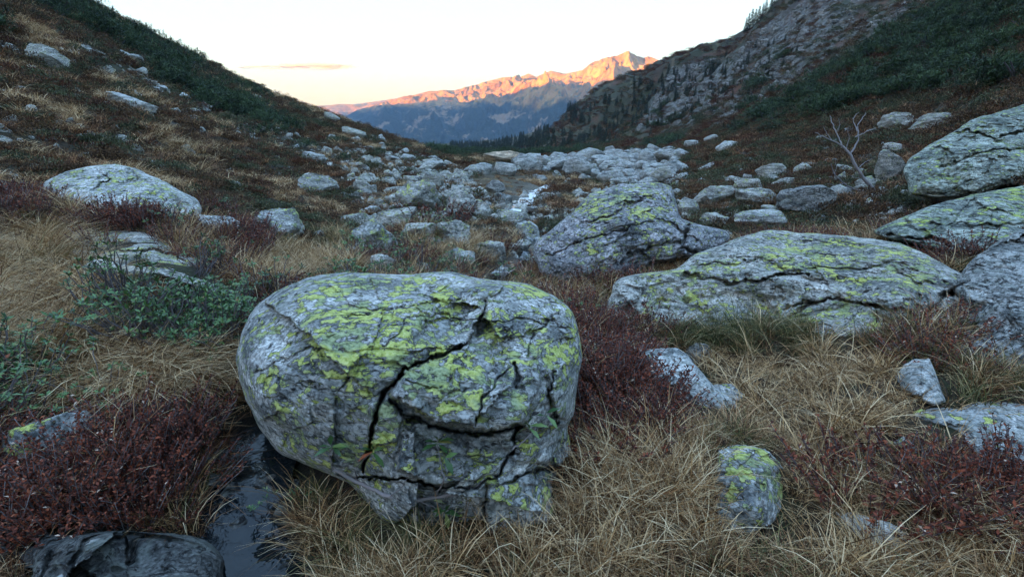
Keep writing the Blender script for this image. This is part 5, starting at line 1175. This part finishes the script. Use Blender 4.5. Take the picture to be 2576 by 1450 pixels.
for X, Y in [(1874, 138), (1888, 128), (1897, 122), (1916, 100), (1924, 92), (1938, 74), (1946, 66), (1960, 50), (1972, 38), (1990, 22), (1906, 112), (1880, 134)]:
    spruce(X, Y + 4, rng.uniform(24, 46), 'slender spruce standing against the sky on the right crag edge', 'spruces on the right skyline')
n = 0
while n < 150:
    X, Y = rng.uniform(1270, 2050), rng.uniform(90, 385)
    if not inpoly(np.array(X), np.array(Y), [(1270, 350), (1400, 295), (1500, 255), (1690, 178), (1850, 155), (1930, 90), (2010, 20), (2060, 60), (2000, 180), (1850, 270), (1700, 330), (1500, 372), (1300, 384)]): continue
    h_ = rng.uniform(11, 24); spruce(X, Y, h_, near_label(X, Y, h_ / 2.2, 'dark spruce'), 'spruces of the right valley side'); n += 1
for X, Y in [(1055, 380), (1085, 392), (1120, 396), (1150, 385), (1180, 378), (1215, 372), (1235, 366), (1250, 372), (1262, 366), (1275, 372)]:
    spruce(X, Y, rng.uniform(9, 18), 'tiny spruce at the mouth of the valley before the blue range', 'spruces at the valley mouth')

# broken ledges of the crag
L = []
while len(L) < 620:
    X, Y = rng.uniform(1600, 2400), rng.uniform(0, 340)
    if inpoly(np.array(X), np.array(Y), CRAG) and fbm(X / 50, Y / 38, 3.1, 3) > -.12:
        G = hit(X, Y)
        if 60 < np.hypot(G[0], G[1]) < 480: L.append((*G, np.clip(rng.lognormal(1.75, .55), 3, 17) / F * axis_depth(G)))
L = np.array(L); CR = []
for k in range(5):
    Pc, Fc_ = rock_shape(450 + k, 3, cuts=30, rough=.16, dims=(1, .8, 1)); CR.append(mesh_np('ledge', Pc / np.abs(Pc).max(0) * (1.2, .7, .8 + .3 * (k % 3)), Fc_, False, [M_ROCK['crag']], {'lich': np.full(len(Pc), -1.0)}))
L[:, 2] -= L[:, 3] * .25
scatter('crag_rock', CR, L[:, :3], L[:, 3], 'broken grey ledges and blocks of the right crag', 'crag', .5)
# rubble
RUB = np.array(RUB)
k = (RUB[:, 0] > 0) & (np.hypot(RUB[:, 0], RUB[:, 1]) > 25)
scatter('scree_rubble', SCREE_ME, RUB[k][:, :3], RUB[k][:, 3], 'small rubble filling the scree field and the right slope', 'rubble', .5)
scatter('slope_rubble', SLOPE_ME, RUB[~k][:, :3], RUB[~k][:, 3] * .9, 'small rubble strewn over the left slope and among the rocks', 'rubble', .5)

# ------------------------------------------------------------------ single plants with their parts
LEAF = []
for k in range(5):
    V, T = leaves(np.zeros((1, 3)), np.array([[1.0, 0, 0]]), [1.0], [0.34], 500 + k, .1)
    LEAF.append(mesh_np('leaf', V, T, True, [M_RHO], {'v': np.full(5, .2 + .16 * k)}))
YLEAF = mesh_np('leaf', V, T, True, [M_RHO], {'v': np.full(5, .98)})
def put_leaf(parent, P, D, L, me=None):
    q = Vector(D).to_track_quat('X', 'Z'); o = bpy.data.objects.new('leaf', me or LEAF[int(rng.integers(0, 5))]); COL.objects.link(o)
    o.parent = parent; o.location = P; o.rotation_mode = 'QUATERNION'; o.rotation_quaternion = q; o.scale = (L, L, L)
def thing(name, loc, label, cat, group=None):
    e = bpy.data.objects.new(name, None); COL.objects.link(e); e.location = loc; e.empty_display_size = .1; e['label'] = label; e['category'] = cat
    if group: e['group'] = group
    return e
def alpine_rose(X, Y, sc, label, seed, n=13, spread=.2):
    G = hit(X, Y); me, LP, LD = rhodo('stem', seed, n, .30, spread, leafs=False)
    e = thing('alpine_rose_shrub', tuple(G), label, 'shrub', 'leathery leaved shrubs'); e.scale = (sc,) * 3; e.rotation_euler = (0, 0, rng.uniform(0, 6.28))
    add('stem', me, parent=e)
    for p_, d_ in zip(LP, LD): put_leaf(e, p_, d_, rng.uniform(.030, .048))
for i, (X, Y, sc, l) in enumerate([(320, 850, .95, 'green leafy shrub at the left end of the thicket under the low grey slab'), (415, 800, .95, 'leafy shrub rising in front of the low grey slab'), (500, 820, .9, 'leafy shrub in the middle of the left thicket'), (590, 850, 1.0, 'leafy shrub touching the left flank of the foreground boulder'), (460, 860, 1.0, 'lowest leafy shrub of the left thicket above the windswept grass'), (560, 800, .85, 'leafy shrub below the right tip of the low grey slab'), (50, 1010, 1.1, 'bright green leafy shrub at the left picture edge above the heather'), (10, 1090, 1.0, 'leafy shrub at the left edge beside the lichen-crusted stone'), (1465, 800, .8, 'leafy sprig shrub standing at the right shoulder of the foreground boulder'), (1535, 930, .7, 'single leafy shrub poking out of the dark red heather'), (700, 1300, .55, 'small green plant under the left foot of the foreground boulder'), (850, 600, .9, 'yellowish green shrub left of the wedge-shaped boulder')]):
    alpine_rose(X, Y, sc, l, 600 + i, 15 if i < 6 else 11)

# heather bushes
def heather_bush(X, Y, sc, label, seed, n=70, h=.24, spread=.2):
    G = hit(X, Y); me = heather('heather_bush', seed, n, h, spread, leaflet=.012)
    add('heather_bush', me, tuple(G), label, 'heather', 'heather bushes', rot=(0, 0, rng.uniform(0, 6.28)), scale=sc)
for i, (X, Y, sc, l) in enumerate([(2190, 1265, 1.2, 'dark spiky heather bush in front of the pale lichened stone at right'), (2300, 1275, 1.0, 'heather bush right of the dark spiky one'), (1520, 1120, 1.2, 'red brown heather bush against the right side of the foreground boulder'), (1585, 1010, 1.25, 'tall heather bush left of the smooth sloping stone'), (1510, 960, 1.2, 'heather bush behind the red brown one at the boulder side'), (2480, 1310, 1.15, 'heather bush under the pale flat-topped stone at the right edge'), (320, 1190, 1.1, 'dark red heather bush beside the trickle at lower left'), (130, 1280, 1.2, 'dark heather bush below the lichen-crusted stone at lower left'), (1100, 575, 2.4, 'red heather mound on top of the middle rock group'), (310, 575, 1.35, 'dark heather in front of the broad green-lichened boulder'), (610, 640, 1.3, 'dark red heather patch right of the small pale rounded stone'), (1240, 640, 1.6, 'dark heather beside the grey block of the middle group'), (440, 1120, 1.0, 'low red heather at the upper end of the trickle')]):
    heather_bush(X, Y, sc, l, 700 + i)
# tussocks
def tussock(X, Y, sc, label, mat, seed, **kw):
    G = hit(X, Y); a = dict(n=150, Lr=(.22, .42), spread=.07, lean=.42, width=.0036, droop=(.4, 1.0)); a.update(kw)
    me = grass('grass_tussock', mat, a['n'], a['Lr'], a['spread'], a['lean'], a['width'], seed, droop=a['droop'])
    add('grass_tussock', me, tuple(G), label, 'grass tussock', 'grass tussocks', rot=(0, 0, rng.uniform(0, 6.28)), scale=sc)
for i, (X, Y, sc, l, mt) in enumerate([(690, 728, 1.5, 'arching blond tussock behind the left shoulder of the foreground boulder', M_TAN), (1625, 850, .9, 'small tan tussock hanging before the left end of the long slab', M_TAN), (1480, 1400, 1.0, 'pale tussock at the bottom right foot of the foreground boulder', M_TAN), (1640, 1440, 1.0, 'pale tussock at the bottom edge right of the boulder foot', M_TAN), (880, 1400, .8, 'olive tussock under the left foot of the foreground boulder', M_OLI), (1060, 1400, .8, 'green tussock below the middle of the foreground boulder', M_OLI), (1880, 850, 1.6, 'olive tussock under the middle of the long slab', M_OLI), (1790, 860, 1.4, 'olive brown tussock left of the middle of the long slab', M_OLI), (1850, 1110, .8, 'blond tussock directly behind the squarish grey block', M_TAN), (1700, 1240, 1.0, 'blond tussock left of the squarish grey block', M_TAN), (500, 440, 2.0, 'large tan tussock on the left slope above the green-lichened boulder', M_TAN), (1250, 690, 1.2, 'russet tussock above the right part of the boulder crest', M_RUS), (880, 690, 1.3, 'tan tussock above the left part of the boulder crest', M_TAN), (1180, 625, 1.4, 'tan tussock under the grey block of the middle rock group', M_TAN), (2380, 1420, 1.0, 'blond tussock in the lower right corner', M_TAN), (2180, 1400, .9, 'tan tussock below the white flat stone', M_TAN), (960, 650, 1.1, 'russet tussock beside the wedge-shaped boulder', M_RUS), (120, 690, 1.6, 'olive tan tussock left of the low grey slab', M_OLI), (60, 300, 2.2, 'pale grass cushion high at the left picture edge', M_TAN)]):
    tussock(X, Y, sc, l, mt, 800 + i)

# the leafy twig creeping over the front of the great boulder
BV, LOC = ROCKS[0][0], ROCKS[0][1]
def on_rock(X, Y, off=.02):
    d = Vector(rdir(X, Y)).normalized(); o_ = Vector(CAM); h = BV.ray_cast(o_ - LOC, d, 9)
    return np.array((h[0] + LOC - d * off)[:]) if h[0] is not None else np.array((o_ + d * 2.0)[:])
tw = thing('leafy_twig', tuple(on_rock(1050, 1255)), 'bare grey twig with a few leaf tufts creeping across the front of the foreground boulder', 'twig')
o0 = np.array(tw.location)
for pl, w in [([(838, 1178), (900, 1212), (980, 1248), (1050, 1256), (1110, 1248), (1180, 1228), (1250, 1196), (1288, 1140), (1302, 1085), (1325, 1078)], .0095), ([(1288, 1130), (1330, 1095), (1372, 1040)], .004), ([(1090, 1250), (1118, 1205), (1108, 1160), (1100, 1115)], .0035), ([(900, 1212), (890, 1180), (935, 1135)], .003), ([(838, 1178), (828, 1150), (835, 1125)], .0035), ([(1050, 1256), (1090, 1275), (1115, 1285)], .003), ([(1180, 1228), (1150, 1245), (1120, 1250)], .003), ([(980, 1248), (1010, 1225), (1030, 1190)], .0025)]:
    Q = np.array([on_rock(x, y, .022 + .012 * rng.random()) for x, y in pl]); u = np.linspace(0, len(Q) - 1, 4 * len(Q))
    Q = np.stack([np.interp(u, np.arange(len(Q)), Q[:, c]) for c in range(3)], 1)
    if len(Q) > 8: Q[1:-1] = (Q[:-2] + Q[1:-1] + Q[2:]) / 3
    Q[1:-1] += rng.normal(0, .002, Q[1:-1].shape)
    m = MB(); V, Fq = tube(Q - o0, np.linspace(w, w * .45, len(Q)), 6); m.add(V, Fq, .75, 0); add('stem', m.mesh('stem', [M_STEM]), parent=tw)
for X, Y, n in [(834, 1122, 6), (938, 1132, 6), (1100, 1112, 7), (1112, 1150, 4), (1330, 1072, 7), (1372, 1040, 3), (1118, 1285, 7)]:
    P0 = on_rock(X, Y, .045) - o0
    for j in range(n):
        a = j * 2.4 + rng.uniform(0, .5); D = (math.cos(a), -.45 + .3 * math.sin(a * 1.7), math.sin(a) * .8 + .35)
        put_leaf(tw, P0 + rng.normal(0, .004, 3), D, rng.uniform(.050, .075), YLEAF if rng.random() < .1 else None)
# bare dead tree on the right slope
G = hit(2200, 482); td = axis_depth(G)
def onp(X, Y, dy=0.0): return CAM + (td + dy) * rdir(X, Y)
dt = thing('dead_tree', tuple(G), 'bare pale dead tree leaning left on the right slope', 'dead tree')
def limb(name, pl, w0, w1, dy):
    Q = np.array([onp(x, y, dy * i / max(1, len(pl) - 1)) for i, (x, y) in enumerate(pl)]); u = np.linspace(0, len(Q) - 1, 5 * len(Q))
    Q = np.stack([np.interp(u, np.arange(len(Q)), Q[:, c]) for c in range(3)], 1); Q[1:-1] = (Q[:-2] + 2 * Q[1:-1] + Q[2:]) / 4; Q += rng.normal(0, .006, Q.shape)
    m = MB(); V, Fq = tube(Q - G, np.linspace(w0, w1, len(Q)), 6); m.add(V, Fq, .85, 0); add(name, m.mesh(name, [M_STEM]), parent=dt)
limb('trunk', [(2206, 488), (2196, 476), (2172, 450), (2152, 420), (2138, 388), (2118, 368)], .045, .028, -.2)
for pl, w, dy in [([(2138, 388), (2160, 350), (2156, 315), (2178, 285)], .022, .3), ([(2156, 330), (2144, 300), (2158, 282)], .012, .2), ([(2150, 345), (2180, 330), (2205, 322)], .012, -.2), ([(2118, 368), (2090, 352), (2062, 340), (2050, 332)], .018, -.3), ([(2118, 368), (2104, 335), (2092, 310), (2088, 290)], .016, .2), ([(2104, 335), (2112, 310), (2108, 296)], .009, -.1), ([(2090, 352), (2076, 330), (2070, 318)], .009, .1), ([(2128, 375), (2136, 345), (2130, 325)], .010, -.2), ([(2200, 484), (2150, 478), (2122, 462), (2098, 438), (2090, 412)], .022, -.4), ([(2122, 462), (2100, 466), (2080, 462)], .010, -.2), ([(2206, 488), (2170, 486), (2140, 484)], .012, -.3), ([(2155, 425), (2180, 405), (2196, 398)], .010, .3), ([(2172, 452), (2150, 446), (2136, 440)], .008, -.2), ([(2098, 438), (2104, 420), (2100, 405)], .007, .1)]:
    limb('branch', pl, w, w * .35, dy)
# dead grey twigs beside the trickle
for pl, l in [([(350, 1200), (372, 1235), (405, 1278)], 'pale dry straw lying over the dark bank of the trickle'), ([(455, 1005), (490, 1000), (525, 975), (545, 968)], 'dry grey twig reaching over the upper end of the trickle')]:
    Q = np.array([np.append(hit(x, y)[:2], hit(x, y)[2] + .06 + .02 * i) for i, (x, y) in enumerate(pl)]); m = MB(); V, Fq = tube(Q - Q[0], [.004, .003, .002] if len(Q) == 3 else [.004, .0035, .003, .002], 5); m.add(V, Fq, .95, 0)
    add('twig', m.mesh('twig', [M_STEM]), tuple(Q[0]), l, 'twig')
# cloud
m_cl, nt = new_mat('thin cloud'); b = NB(nt); p = b.pos(sc=(.0011, .0011, .006))
lw = b.n('ShaderNodeLayerWeight'); lw.inputs[0].default_value = .5
al = b.math('MULTIPLY', b.mapr(lw.outputs['Facing'], .95, .25), b.mapr(b.noise(p, 1.0, 7, .6, .5), .36, .62))
df = b.n('ShaderNodeBsdfDiffuse'); df.inputs[0].default_value = (.60, .52, .50, 1); trn = b.n('ShaderNodeBsdfTransparent'); mx = b.n('ShaderNodeMixShader')
b.put(mx.inputs[0], b.math('MULTIPLY', al, .75)); b.L.new(trn.outputs[0], mx.inputs[1]); b.L.new(df.outputs[0], mx.inputs[2]); b.out(mx.outputs[0])
def cloud(X0, X1, Y, th, label):
    d = rdir((X0 + X1) / 2, Y); c = CAM + d * 12500; V, Fc = ico(4)
    s = (X1 - X0) / F * 12500 / 2; V = V * (s, s * .4, th / F * 12500 / 2); V[:, 2] += .15 * th / F * 12500 * fbm(V[:, 0] / 400, V[:, 1] / 400, .3, 3)
    add('cloud', mesh_np('cloud', V, Fc, True, [m_cl]), tuple(c), label, 'cloud')
cloud(700, 905, 166, 24, 'thin grey pink streak of cloud above the left slope')
cloud(600, 780, 170, 12, 'fainter thin streak at the left end of the grey pink cloud')
